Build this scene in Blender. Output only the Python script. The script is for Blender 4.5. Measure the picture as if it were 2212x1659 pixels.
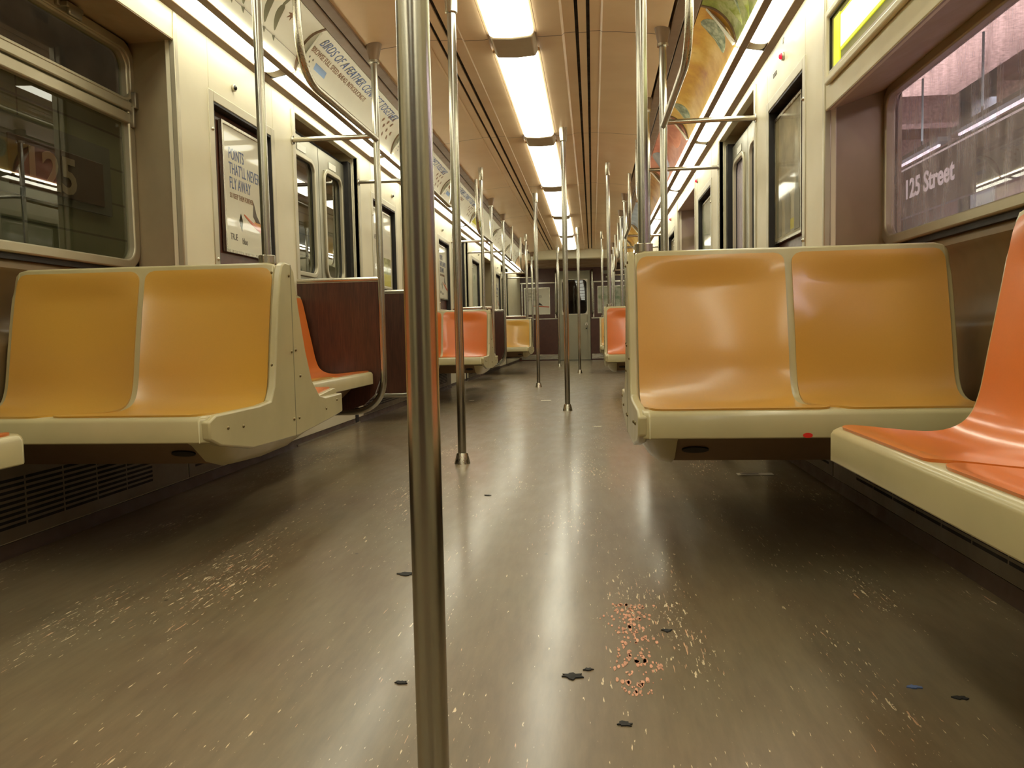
import bpy, math, random
from mathutils import Vector, Matrix
random.seed(7)
scene = bpy.context.scene
col = scene.collection
for o in list(bpy.data.objects): bpy.data.objects.remove(o)

# ------------------------------------------------------------------ camera, world, exposure
F_PX, W_PX, H_PX = 1700.0, 2212.0, 1659.0
VPX, VPY, ROLL = 1281.0, 719.0, 0.0145
CAM = Vector((0.38, 0.0, 0.60))
yv = Vector(((VPX - W_PX/2)/F_PX, -(VPY - H_PX/2)/F_PX, 1.0)).normalized()     # car's +Y in (right, up, forward)
uv = Vector((-ROLL, 1.0, 0.0)); uv = (uv - yv*uv.dot(yv)).normalized()
xv = yv.cross(uv)
if xv.x < 0: xv = -xv
right = Vector((xv.x, yv.x, uv.x)); up = Vector((xv.y, yv.y, uv.y)); fwd = Vector((xv.z, yv.z, uv.z))
cd = bpy.data.cameras.new('camera'); cam = bpy.data.objects.new('camera', cd); col.objects.link(cam)
cd.sensor_fit = 'HORIZONTAL'; cd.sensor_width = 36.0; cd.lens = 36.0*F_PX/W_PX
cd.clip_start = 0.02; cd.clip_end = 200
m = Matrix.Identity(4)
for i in range(3):
    m[i][0] = right[i]; m[i][1] = up[i]; m[i][2] = -fwd[i]; m[i][3] = CAM[i]
cam.matrix_world = m
scene.camera = cam
w = bpy.data.worlds.new('world'); scene.world = w; w.use_nodes = True
w.node_tree.nodes['Background'].inputs[0].default_value = (0.010, 0.009, 0.010, 1)
w.node_tree.nodes['Background'].inputs[1].default_value = 1.0
vs = scene.view_settings
vs.view_transform = 'Standard'; vs.look = 'None'; vs.gamma = 1.0; vs.use_curve_mapping = False
vs.exposure = -0.14
LAMP = (0.98, 0.965, 0.775)            # the warm white of the tubes as this camera saw it
E_CENTRE, E_SIDE = 8.0, 11.5

# ------------------------------------------------------------------ materials
def s2l(c):
    c /= 255.0
    return c/12.92 if c <= 0.04045 else ((c+0.055)/1.055)**2.4
def rgb(r, g, b): return (s2l(r), s2l(g), s2l(b), 1.0)
class NT:
    def __init__(s, name):
        s.m = bpy.data.materials.new(name); s.m.use_nodes = True
        s.t = s.m.node_tree; s.b = s.t.nodes['Principled BSDF']; s.out = s.t.nodes['Material Output']
    def n(s, typ, **k):
        x = s.t.nodes.new(typ)
        for a, v in k.items():
            if a.startswith('_'): setattr(x, a[1:], v)
            else: x.inputs[a].default_value = v
        return x
    def l(s, a, b): s.t.links.new(a, b)
    def obj(s, scale=(1, 1, 1)):
        tc = s.n('ShaderNodeTexCoord'); mp = s.n('ShaderNodeMapping'); mp.inputs['Scale'].default_value = scale
        s.l(tc.outputs['Object'], mp.inputs['Vector']); return mp.outputs[0]
    def geo(s, scale=(1, 1, 1)):
        g = s.n('ShaderNodeNewGeometry'); mp = s.n('ShaderNodeMapping'); mp.inputs['Scale'].default_value = scale
        s.l(g.outputs['Position'], mp.inputs['Vector']); return mp.outputs[0]
    def noise(s, vec, scale, detail=3, rough=0.55):
        x = s.n('ShaderNodeTexNoise'); x.inputs['Scale'].default_value = scale; x.inputs['Detail'].default_value = detail
        x.inputs['Roughness'].default_value = rough; s.l(vec, x.inputs['Vector']); return x.outputs['Fac']
    def ramp(s, fac, stops, interp='LINEAR'):
        r = s.n('ShaderNodeValToRGB'); r.color_ramp.interpolation = interp
        e = r.color_ramp.elements
        while len(e) < len(stops): e.new(0.5)
        for i, (p, c) in enumerate(stops): e[i].position = p; e[i].color = c
        s.l(fac, r.inputs[0]); return r.outputs[0]
    def mix(s, fac, a, b, typ='MIX'):
        x = s.n('ShaderNodeMixRGB'); x.blend_type = typ
        for i, v in enumerate((fac, a, b)):
            if hasattr(v, 'is_output'): s.l(v, x.inputs[i])
            else: x.inputs[i].default_value = v
        return x.outputs[0]
    def bump(s, h, strength=0.2, dist=0.002):
        x = s.n('ShaderNodeBump'); x.inputs['Strength'].default_value = strength; x.inputs['Distance'].default_value = dist
        s.l(h, x.inputs['Height']); s.l(x.outputs[0], s.b.inputs['Normal'])
def plain(name, c, rough=0.5, metal=0.0, coat=0.0, var=0.06, nscale=6.0, bump=0.0, bscale=60.0, spec=0.5):
    k = NT(name); v = k.geo(); f = k.noise(v, nscale, 4)
    lo = tuple(max(0, x*(1-var)) for x in c[:3]) + (1,); hi = tuple(min(1, x*(1+var)) for x in c[:3]) + (1,)
    k.l(k.ramp(f, [(0.3, lo), (0.7, hi)]), k.b.inputs['Base Color'])
    rr = k.ramp(k.noise(v, nscale*2.3, 3), [(0.3, (rough*0.85,)*3+(1,)), (0.7, (min(1, rough*1.2),)*3+(1,))])
    k.l(rr, k.b.inputs['Roughness'])
    k.b.inputs['Metallic'].default_value = metal; k.b.inputs['Coat Weight'].default_value = coat
    k.b.inputs['Coat Roughness'].default_value = 0.12; k.b.inputs['Specular IOR Level'].default_value = spec
    if bump: k.bump(k.noise(v, bscale, 2), bump, 0.001)
    return k.m
def brushed(name, c, rough=0.28, axis=2, stretch=60.0):
    k = NT(name); sc = [stretch]*3; sc[axis] = 1.0
    f = k.noise(k.geo(tuple(sc)), 3.0, 3)
    k.l(k.ramp(f, [(0.3, tuple(x*0.85 for x in c[:3])+(1,)), (0.7, c)]), k.b.inputs['Base Color'])
    k.l(k.ramp(f, [(0.2, (rough*0.7,)*3+(1,)), (0.8, (rough*1.35,)*3+(1,))]), k.b.inputs['Roughness'])
    k.b.inputs['Metallic'].default_value = 1.0
    return k.m
def emit(name, c, strength, base=(0.8, 0.8, 0.75, 1)):
    k = NT(name); k.b.inputs['Base Color'].default_value = base
    k.b.inputs['Emission Color'].default_value = c if len(c) == 4 else c+(1,)
    k.b.inputs['Emission Strength'].default_value = strength; k.b.inputs['Roughness'].default_value = 0.4
    return k.m
M = {}
M['wall'] = plain('cream_wall', rgb(214, 206, 176), 0.42, var=0.05, nscale=2.5, spec=0.4)
M['ceiling'] = None
M['kick'] = plain('dark_kick_strip', rgb(74, 58, 46), 0.6)
M['steel'] = brushed('stainless_steel', rgb(196, 190, 172), 0.27, 2)
M['steel_y'] = brushed('stainless_steel_long', rgb(196, 190, 172), 0.3, 1)
M['steel_x'] = brushed('stainless_steel_cross', rgb(200, 194, 178), 0.26, 0)
kp = NT('pole_steel'); kp.b.inputs['Base Color'].default_value = rgb(180, 177, 166); kp.b.inputs['Metallic'].default_value = 1.0; kp.b.inputs['Roughness'].default_value = 0.24; M['pole'] = kp.m
M['heater'] = plain('heater_metal', rgb(104, 92, 72), 0.5, metal=0.3)
M['satin'] = plain('satin_frame', rgb(182, 174, 148), 0.36, metal=0.55, var=0.04)
M['reveal'] = plain('shaded_cream_reveal', rgb(162, 147, 116), 0.5, var=0.06)  # cream panels, recess shade put into the colour
M['doorskin'] = plain('door_steel', rgb(152, 148, 128), 0.33, metal=0.85, var=0.05, nscale=3)
M['alu'] = plain('grey_trim', rgb(150, 143, 124), 0.38, metal=0.7)
M['brown'] = plain('brown_metal', rgb(128, 104, 78), 0.45, metal=0.35)
M['darkgap'] = plain('dark_gap', rgb(24, 18, 14), 0.8)
M['rubber'] = plain('black_rubber', rgb(26, 22, 20), 0.55)
M['cream'] = plain('cream_fibreglass', rgb(178, 167, 124), 0.33, coat=0.25, var=0.08, nscale=5, spec=0.5)
M['yellow'] = None; M['orange'] = None
M['liner'] = plain('tan_liner', rgb(118, 97, 64), 0.4, coat=0.1, var=0.08)
M['header'] = plain('header_cream', rgb(205, 196, 158), 0.35, coat=0.15)
M['maroon'] = plain('maroon_laminate', rgb(84, 46, 34), 0.35, coat=0.2, var=0.15, nscale=14)
M['white'] = plain('white_card', rgb(228, 224, 205), 0.45, var=0.03)
M['lens'] = emit('centre_lens', LAMP, E_CENTRE)
M['lens_side'] = emit('side_lens', LAMP, E_SIDE)
M['lens_up'] = emit('upper_side_lens', LAMP, 18.0)
M['plate'] = plain('grey_brown_plate', rgb(176, 160, 132), 0.4, metal=0.2)
M['cap'] = plain('dim_lens_cream', rgb(214, 206, 188), 0.4)  # unlit cream for the dimmer ends of the side lenses
M['ink_blue'] = plain('blue_ink', rgb(92, 112, 158), 0.5)
M['ink_grey'] = plain('grey_ink', rgb(120, 112, 104), 0.5)
M['ink_dark'] = plain('dark_ink', rgb(64, 56, 52), 0.5)
M['ink_olive'] = plain('olive_ink', rgb(122, 118, 92), 0.5)
M['ink_rust'] = plain('rust_ink', rgb(140, 104, 76), 0.5)
M['ink_red'] = plain('branch_red', rgb(206, 98, 62), 0.5)
M['ink_green'] = plain('leaf_green', rgb(70, 110, 66), 0.5)
M['ink_yellow'] = plain('yellow_ink', rgb(196, 186, 30), 0.5)
M['ink_orange'] = plain('orange_ink', rgb(226, 160, 96), 0.5)
M['sky_blue'] = plain('light_blue_box', rgb(150, 178, 216), 0.5)
M['red_dot'] = emit('red_lamp', (0.9, 0.02, 0.06), 0.9, rgb(200, 20, 50))
M['red_sticker'] = plain('red_sticker', rgb(214, 40, 26), 0.5)
M['black'] = plain('black_metal', rgb(30, 26, 22), 0.35)
M['paper'] = plain('paper', rgb(226, 218, 198), 0.7)
M['flake'] = plain('black_flake', rgb(34, 32, 30), 0.7)
M['screw'] = plain('screw', rgb(120, 104, 70), 0.3, metal=0.8)
M['number_white'] = plain('number_white', rgb(215, 212, 196), 0.5)

def seat_mat(name, c, worn):
    k = NT(name); v = k.obj()
    f = k.noise(v, 2.6, 1, 0.3); g = k.noise(v, 260, 2)
    a = k.ramp(f, [(0.25, worn), (0.75, c)])
    a = k.mix(0.10, a, k.ramp(g, [(0.3, tuple(x*0.7 for x in c[:3])+(1,)), (0.7, c)]))
    k.l(a, k.b.inputs['Base Color'])
    k.b.inputs['Roughness'].default_value = 0.3
    k.b.inputs['Coat Weight'].default_value = 0.6; k.b.inputs['Coat Roughness'].default_value = 0.13
    return k.m
M['yellow'] = seat_mat('yellow_fibreglass', rgb(206, 160, 66), rgb(188, 142, 66))
M['orange'] = seat_mat('orange_fibreglass', rgb(216, 118, 44), rgb(206, 112, 50))
M['tan'] = seat_mat('amber_fibreglass', rgb(206, 156, 68), rgb(190, 142, 68))

def wood():
    k = NT('wood_laminate')
    v = k.geo((9, 9, 0.9)); f = k.noise(v, 5, 6, 0.65); v2 = k.geo((60, 60, 1.6)); g = k.noise(v2, 6, 4)
    a = k.ramp(f, [(0.30, rgb(44, 22, 14)), (0.55, rgb(70, 37, 24)), (0.8, rgb(92, 54, 36))])
    a = k.mix(0.5, a, k.ramp(g, [(0.35, rgb(34, 17, 11)), (0.65, rgb(88, 50, 33))]))
    k.l(a, k.b.inputs['Base Color']); k.b.inputs['Roughness'].default_value = 0.35
    k.b.inputs['Coat Weight'].default_value = 0.15
    return k.m
M['wood'] = wood()

def ceil():
    k = NT('tan_ceiling'); v = k.geo()
    a = k.ramp(k.noise(v, 3.0, 4), [(0.3, rgb(214, 182, 140)), (0.7, rgb(224, 196, 156))])
    tc = k.n('ShaderNodeNewGeometry'); sx = k.n('ShaderNodeSeparateXYZ'); k.l(tc.outputs['Position'], sx.inputs[0])
    ad = k.n('ShaderNodeMath', _operation='ADD'); ad.inputs[1].default_value = 50.35; k.l(sx.outputs['Y'], ad.inputs[0])
    md = k.n('ShaderNodeMath', _operation='MODULO'); md.inputs[1].default_value = 2.1; k.l(ad.outputs[0], md.inputs[0])
    lt = k.n('ShaderNodeMath', _operation='LESS_THAN'); lt.inputs[1].default_value = 0.007; k.l(md.outputs[0], lt.inputs[0])
    a = k.mix(lt.outputs[0], a, rgb(70, 48, 34))
    k.l(a, k.b.inputs['Base Color']); k.b.inputs['Roughness'].default_value = 0.36
    k.b.inputs['Coat Weight'].default_value = 0.12; k.b.inputs['Coat Roughness'].default_value = 0.2
    return k.m
M['ceiling'] = ceil()

def floor_mat():
    k = NT('worn_vinyl_floor')
    v = k.geo((1, 1, 1)); big = k.noise(v, 1.6, 4)
    base = k.ramp(big, [(0.3, rgb(116, 93, 71)), (0.50, rgb(122, 106, 80)), (0.70, rgb(116, 107, 82))])
    st = k.noise(k.geo((7, 1.1, 1)), 6, 5, 0.65)
    base = k.mix(0.5, base, k.ramp(st, [(0.3, rgb(100, 85, 64)), (0.7, rgb(134, 119, 92))]))
    # worn patches carry the dense chips
    patch = k.ramp(k.noise(k.geo((3.2, 0.7, 1)), 1.3, 3), [(0.42, (0, 0, 0, 1)), (0.66, (1, 1, 1, 1))])
    for sc, s1, th, cc, lim in (((130, 20, 1), 1.0, 0.712, rgb(238, 218, 180), 0.9), ((90, 7, 1), 1.7, 0.730, rgb(232, 180, 142), 0.8), ((170, 60, 1), 1.0, 0.742, rgb(236, 220, 188), 0.7)):
        n = k.noise(k.geo(sc), s1, 3, 0.6)
        th2 = k.n('ShaderNodeMath', _operation='MULTIPLY_ADD'); k.l(patch, th2.inputs[0]); th2.inputs[1].default_value = 0.105; k.l(n, th2.inputs[2])
        msk = k.ramp(th2.outputs[0], [(th, (0, 0, 0, 1)), (th+0.02, (1, 1, 1, 1))])
        mm = k.n('ShaderNodeMath', _operation='MULTIPLY'); k.l(msk, mm.inputs[0]); mm.inputs[1].default_value = lim
        base = k.mix(mm.outputs[0], base, cc)
    # small dark gum spots
    vo = k.n('ShaderNodeTexVoronoi'); vo.inputs['Scale'].default_value = 5.5; vo.inputs['Randomness'].default_value = 1.0
    k.l(k.geo((1, 0.8, 1)), vo.inputs['Vector'])
    base = k.mix(k.ramp(vo.outputs['Distance'], [(0.020, (0.75, 0.75, 0.75, 1)), (0.034, (0, 0, 0, 1))]), base, rgb(62, 52, 42))
    k.l(base, k.b.inputs['Base Color'])
    k.l(k.ramp(k.noise(k.geo((4, 1.4, 1)), 3, 4), [(0.3, (0.34,)*3+(1,)), (0.75, (0.44,)*3+(1,))]), k.b.inputs['Roughness'])
    k.b.inputs['Coat Weight'].default_value = 0.5; k.b.inputs['Coat Roughness'].default_value = 0.17
    k.bump(k.noise(k.geo((3, 1, 1)), 9, 4), 0.08, 0.003)
    return k.m
M['floor'] = floor_mat()

def glass(name, tint, haze=0.0, hazecol=(0.8, 0.8, 0.85, 1), rough=0.0, refl=1.0):
    k = NT(name); t = k.t; t.nodes.remove(k.b)
    tr = k.n('ShaderNodeBsdfTransparent'); tr.inputs[0].default_value = tint
    gl = k.n('ShaderNodeBsdfGlossy'); gl.inputs['Roughness'].default_value = rough; gl.inputs[0].default_value = (1, 1, 1, 1)
    fr = k.n('ShaderNodeFresnel'); fr.inputs[0].default_value = 1.5
    fm = k.n('ShaderNodeMath', _operation='MULTIPLY'); k.l(fr.outputs[0], fm.inputs[0]); fm.inputs[1].default_value = refl
    gg = k.n('ShaderNodeNewGeometry'); bf = k.n('ShaderNodeMath', _operation='SUBTRACT'); bf.inputs[0].default_value = 1.0; k.l(gg.outputs['Backfacing'], bf.inputs[1])
    fm0 = fm; fm = k.n('ShaderNodeMath', _operation='MULTIPLY'); k.l(fm0.outputs[0], fm.inputs[0]); k.l(bf.outputs[0], fm.inputs[1])
    mx = k.n('ShaderNodeMixShader'); k.l(fm.outputs[0], mx.inputs[0]); k.l(tr.outputs[0], mx.inputs[1]); k.l(gl.outputs[0], mx.inputs[2])
    last = mx
    if haze:
        df = k.n('ShaderNodeBsdfDiffuse'); df.inputs[0].default_value = hazecol
        f = k.noise(k.geo((1, 9, 1.6)), 2.6, 5, 0.7)
        ff = k.ramp(f, [(0.35, (haze*0.25,)*3+(1,)), (0.62, (haze,)*3+(1,)), (0.72, (haze*1.9,)*3+(1,))])
        m2 = k.n('ShaderNodeMixShader'); k.l(ff, m2.inputs[0]); k.l(mx.outputs[0], m2.inputs[1]); k.l(df.outputs[0], m2.inputs[2]); last = m2
    k.l(last.outputs[0], k.out.inputs[0])
    return k.m
M['glass_l'] = glass('window_glass_clear', (0.75, 0.78, 0.72, 1), 0.0, refl=1.2)
M['glass_r'] = glass('window_glass_scratched', (0.88, 0.85, 0.88, 1), 0.34, (0.74, 0.70, 0.76, 1), 0.0, 0.8)
M['cover'] = glass('poster_cover', (0.96, 0.96, 0.95, 1), 0.0, rough=0.05, refl=0.55)

def art(name, stops, sc, seed):
    k = NT(name); mp = k.geo(sc); a = k.n('ShaderNodeVectorMath', _operation='ADD'); a.inputs[1].default_value = (seed, seed*1.7, 0); k.l(mp, a.inputs[0])
    f = k.noise(a.outputs[0], 1.0, 5, 0.6); k.l(k.ramp(f, stops), k.b.inputs['Base Color']); k.b.inputs['Roughness'].default_value = 0.4
    return k.m
M['art_green'] = art('green_leaf_print', [(0.30, rgb(96, 104, 34)), (0.45, rgb(140, 148, 62)), (0.54, rgb(176, 178, 120)), (0.62, rgb(120, 124, 60)), (0.75, rgb(168, 140, 96))], (7, 5, 9), 3)
M['art_gold'] = art('gold_print', [(0.30, rgb(178, 118, 56)), (0.45, rgb(206, 158, 62)), (0.6, rgb(226, 190, 106)), (0.75, rgb(190, 140, 70))], (4, 3, 6), 9)
M['art_pink'] = art('pink_print', [(0.30, rgb(190, 110, 84)), (0.5, rgb(216, 150, 122)), (0.65, rgb(196, 120, 96)), (0.8, rgb(160, 120, 84))], (5, 3, 6), 15)
M['art_silver'] = art('silver_print', [(0.30, rgb(130, 140, 148)), (0.5, rgb(164, 172, 180)), (0.7, rgb(196, 200, 204))], (4, 3, 6), 21)
M['art_brown'] = art('brown_print', [(0.30, rgb(112, 76, 44)), (0.5, rgb(168, 120, 60)), (0.7, rgb(196, 160, 96))], (5, 3, 6), 27)
M['art_field'] = art('landscape_print', [(0.35, rgb(150, 164, 128)), (0.5, rgb(206, 206, 186)), (0.6, rgb(190, 196, 172)), (0.75, rgb(92, 130, 84))], (3, 3, 4), 33)
M['cluster'] = art('grey_green_print', [(0.3, rgb(74, 86, 66)), (0.5, rgb(140, 150, 120)), (0.65, rgb(196, 200, 170))], (26, 22, 30), 5)
M['olive_poster'] = art('olive_poster_print', [(0.3, rgb(126, 116, 78)), (0.5, rgb(158, 146, 104)), (0.7, rgb(182, 172, 132))], (5, 9, 9), 41)

def tiles():
    k = NT('station_tiles'); v = k.geo()
    br = k.n('ShaderNodeTexBrick'); br.offset = 0.0
    tc = k.n('ShaderNodeCombineXYZ'); sx = k.n('ShaderNodeSeparateXYZ'); k.l(v, sx.inputs[0]); k.l(sx.outputs['Y'], tc.inputs[0]); k.l(sx.outputs['Z'], tc.inputs[1])
    k.l(tc.outputs[0], br.inputs['Vector'])
    br.inputs['Color1'].default_value = rgb(158, 152, 112); br.inputs['Color2'].default_value = rgb(146, 144, 108); br.inputs['Mortar'].default_value = rgb(48, 44, 34)
    br.inputs['Scale'].default_value = 1.0; br.inputs['Mortar Size'].default_value = 0.006; br.inputs['Brick Width'].default_value = 1.2; br.inputs['Row Height'].default_value = 0.2
    k.l(k.mix(0.4, br.outputs[0], k.ramp(k.noise(v, 3, 4), [(0.3, rgb(110, 112, 80)), (0.7, rgb(172, 160, 118))])), k.b.inputs['Base Color'])
    k.b.inputs['Roughness'].default_value = 0.3
    return k.m
M['tiles'] = tiles()
M['concrete'] = plain('pink_concrete', rgb(182, 162, 152), 0.9, var=0.38, nscale=30, bump=0.6, bscale=26)
M['dark_brown'] = plain('mottled_dark_brown', rgb(96, 76, 68), 0.8, var=0.4, nscale=4)  # mottled dark brown: band above the tiles, trackbed, station ceiling, next car
M['platform'] = plain('platform_grey', rgb(120, 112, 122), 0.6, var=0.3, nscale=4)
M['brick'] = plain('dusky_brick', rgb(150, 128, 124), 0.8, var=0.25, nscale=14)
M['column'] = plain('steel_column', rgb(70, 84, 86), 0.5, var=0.3)
M['st_white'] = emit('station_tube', (1.0, 0.90, 0.96), 2.2)
M['sign_black'] = plain('sign_black', rgb(26, 24, 28), 0.4)
M['sign_brown'] = plain('sign_brown', rgb(92, 58, 34), 0.6)
M['sign_white_glow'] = emit('sign_white_glow', (0.9, 0.80, 0.78), 0.62, rgb(220, 214, 214))  # white lettering with a faint glow added in the material
M['lit_yellow'] = emit('lit_yellow', (0.78, 0.84, 0.02), 0.85, rgb(200, 210, 30))
M['lit_pale'] = emit('lit_pale', (0.95, 1.0, 0.55), 1.5, rgb(230, 235, 160))
M['olive_back'] = plain('sign_back_olive', rgb(158, 156, 92), 0.5)

# ------------------------------------------------------------------ mesh helpers
class MB:
    def __init__(s): s.v = []; s.f = []
    def add(s, vs_, fs_):
        b = len(s.v); s.v += [tuple(p) for p in vs_]; s.f += [tuple(b+i for i in f) for f in fs_]; return s
    def box(s, x0, x1, y0, y1, z0, z1):
        if x0 > x1: x0, x1 = x1, x0
        if y0 > y1: y0, y1 = y1, y0
        p = [(x0,y0,z0),(x1,y0,z0),(x1,y1,z0),(x0,y1,z0),(x0,y0,z1),(x1,y0,z1),(x1,y1,z1),(x0,y1,z1)]
        return s.add(p, [(3,2,1,0),(4,5,6,7),(0,1,5,4),(1,2,6,5),(2,3,7,6),(3,0,4,7)])
    def prism(s, poly, a0, a1, axis='y', ends=True):
        """poly: list of 2D points; axis y -> (x,z); axis x -> (y,z)"""
        n = len(poly)
        def P(q, a): return (q[0], a, q[1]) if axis == 'y' else ((a, q[0], q[1]) if axis == 'x' else (q[0], q[1], a))
        vs_ = [P(q, a0) for q in poly] + [P(q, a1) for q in poly]
        fs_ = [(i, (i+1) % n, n+(i+1) % n, n+i) for i in range(n)]
        if ends: fs_ += [tuple(range(n))[::-1], tuple(range(n, 2*n))]
        return s.add(vs_, fs_)
    def sheet(s, prof, a0, a1, axis='y', th=0.004, n=1):
        """open profile given thickness along +second normal"""
        q = []
        for i, p in enumerate(prof):
            a = Vector(prof[max(0, i-1)]); b = Vector(prof[min(len(prof)-1, i+1)]); d = (b-a).normalized()
            q.append((p[0]-d.y*th, p[1]+d.x*th))
        return s.prism(list(prof)+q[::-1], a0, a1, axis)
    def tube(s, pts, r, seg=16, caps=True, sq=1.0):
        pts = [Vector(p) for p in pts]; n = len(pts); rs = r if isinstance(r, (list, tuple)) else [r]*n
        t0 = (pts[1]-pts[0]).normalized(); ref = Vector((1, 0, 0)) if abs(t0.x) < 0.9 else Vector((0, 1, 0))
        nrm = (ref - t0*ref.dot(t0)).normalized(); vs_ = []; fs_ = []
        for i, p in enumerate(pts):
            t = (pts[min(n-1, i+1)]-pts[max(0, i-1)]).normalized()
            nrm = (nrm - t*nrm.dot(t)).normalized(); bi = t.cross(nrm)
            for k in range(seg):
                a = 2*math.pi*k/seg; vs_.append(p + nrm*math.cos(a)*rs[i] + bi*math.sin(a)*rs[i]*sq)
        for i in range(n-1):
            for k in range(seg):
                fs_.append((i*seg+k, i*seg+(k+1) % seg, (i+1)*seg+(k+1) % seg, (i+1)*seg+k))
        if caps: fs_ += [tuple(range(seg))[::-1], tuple(range((n-1)*seg, n*seg))]
        return s.add(vs_, fs_)
    def disc(s, c, r, nrm, th=0.003, seg=20, ry=None):
        nrm = Vector(nrm).normalized(); ref = Vector((0, 0, 1)) if abs(nrm.z) < 0.9 else Vector((0, 1, 0))
        a = ref.cross(nrm).normalized(); b = nrm.cross(a); c = Vector(c); ry = ry or r
        v0 = [c + a*math.cos(2*math.pi*k/seg)*r + b*math.sin(2*math.pi*k/seg)*ry for k in range(seg)]
        v1 = [p + nrm*th for p in v0]
        return s.add(v0+v1, [tuple(range(seg))[::-1], tuple(range(seg, 2*seg))]+[(k, (k+1) % seg, seg+(k+1) % seg, seg+k) for k in range(seg)])
    def dome(s, c, r, nrm, h=None, seg=16, rings=5):
        nrm = Vector(nrm).normalized(); ref = Vector((0, 0, 1)) if abs(nrm.z) < 0.9 else Vector((0, 1, 0))
        a = ref.cross(nrm).normalized(); b = nrm.cross(a); c = Vector(c); h = h or r; vs_ = []; fs_ = []
        for i in range(rings):
            ph = i/rings*math.pi/2
            for k in range(seg):
                t = 2*math.pi*k/seg; vs_.append(c+(a*math.cos(t)+b*math.sin(t))*r*math.cos(ph)+nrm*h*math.sin(ph))
        vs_.append(c+nrm*h)
        for i in range(rings-1):
            for k in range(seg): fs_.append((i*seg+k, i*seg+(k+1) % seg, (i+1)*seg+(k+1) % seg, (i+1)*seg+k))
        for k in range(seg): fs_.append(((rings-1)*seg+k, (rings-1)*seg+(k+1) % seg, rings*seg))
        fs_.append(tuple(range(seg))[::-1])
        return s.add(vs_, fs_)
    def rring(s, outer, inner, a0, a1, axis='x'):
        """ring between two equal-length loops extruded from a0 to a1"""
        n = len(outer)
        def P(q, a): return (a, q[0], q[1]) if axis == 'x' else (q[0], a, q[1])
        vs_ = [P(q, a0) for q in outer]+[P(q, a0) for q in inner]+[P(q, a1) for q in outer]+[P(q, a1) for q in inner]
        fs_ = []
        for i in range(n):
            j = (i+1) % n
            fs_ += [(i, j, n+j, n+i), (2*n+i, 3*n+i, 3*n+j, 2*n+j), (i, 2*n+i, 2*n+j, j), (n+i, n+j, 3*n+j, 3*n+i)]
        return s.add(vs_, fs_)
    def build(s, name, mat, parent=None, bevel=0.0, smooth=35, label=None, segs=2):
        me = bpy.data.meshes.new(name); me.from_pydata(s.v, [], s.f); me.validate(); me.update()
        import bmesh
        bm = bmesh.new(); bm.from_mesh(me); bmesh.ops.recalc_face_normals(bm, faces=bm.faces); bm.to_mesh(me); bm.free()
        for p in me.polygons: p.use_smooth = True
        me.set_sharp_from_angle(angle=math.radians(smooth))
        if mat is not None: me.materials.append(mat)
        o = bpy.data.objects.new(name, me); col.objects.link(o)
        if parent is not None:
            o.parent = parent; o.matrix_parent_inverse = parent.matrix_basis.inverted()
        if bevel:
            b = o.modifiers.new('bevel', 'BEVEL'); b.width = bevel; b.segments = segs; b.limit_method = 'ANGLE'; b.angle_limit = math.radians(40)
        if label: o['label'] = label
        return o
def empty(name, loc, label, cat, group=None):
    o = bpy.data.objects.new(name, None); o.location = loc; o.empty_display_size = 0.1; col.objects.link(o)
    o['label'] = label; o['category'] = cat
    if group: o['group'] = group
    return o
def tag(o, label, cat, group=None):
    o['label'] = label; o['category'] = cat
    if group: o['group'] = group
    return o
def struct(o): o['kind'] = 'structure'; return o
def copy_tree(o, parent=None):
    c = o.copy(); col.objects.link(c)
    if parent is not None: c.parent = parent
    for ch in list(o.children): copy_tree(ch, c)
    return c
def place(proto, first, dy, label, group=None, dx=0.0):
    o = proto if first else copy_tree(proto)
    if not first: o.location = (proto.location[0]+dx, proto.location[1]+dy, proto.location[2])
    o['label'] = label
    if group: o['group'] = group
    return o
def rrect(y0, y1, z0, z1, r, seg=6):
    p = []
    for cy, cz, a in ((y1-r, z1-r, 0), (y0+r, z1-r, 90), (y0+r, z0+r, 180), (y1-r, z0+r, 270)):
        for i in range(seg+1):
            t = math.radians(a+90*i/seg); p.append((cy+r*math.cos(t), cz+r*math.sin(t)))
    return p
def fillet(pts, r, seg=8):
    pts = [Vector(p) for p in pts]; out = [pts[0]]
    for i in range(1, len(pts)-1):
        a = (pts[i-1]-pts[i]); b = (pts[i+1]-pts[i]); rr = min(r, a.length*0.49, b.length*0.49) if isinstance(r, float) else r[i-1]
        a.normalize(); b.normalize(); p0 = pts[i]+a*rr; p2 = pts[i]+b*rr
        for k in range(seg+1):
            t = k/seg; out.append(p0*(1-t)**2+pts[i]*2*t*(1-t)+p2*t*t)
    out.append(pts[-1]); return out
def text_tris(s, size, bold=0.0):
    cu = bpy.data.curves.new('txt', 'FONT'); cu.body = s; cu.size = size; cu.resolution_u = 3; cu.align_x = 'LEFT'; cu.offset = bold
    ob = bpy.data.objects.new('txt', cu); col.objects.link(ob)
    dg = bpy.context.evaluated_depsgraph_get(); dg.update()
    me = bpy.data.meshes.new_from_object(ob.evaluated_get(dg))
    vs_ = [tuple(v.co) for v in me.vertices]; fs_ = [tuple(p.vertices) for p in me.polygons]
    bpy.data.objects.remove(ob); bpy.data.meshes.remove(me); bpy.data.curves.remove(cu)
    return vs_, fs_
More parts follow.
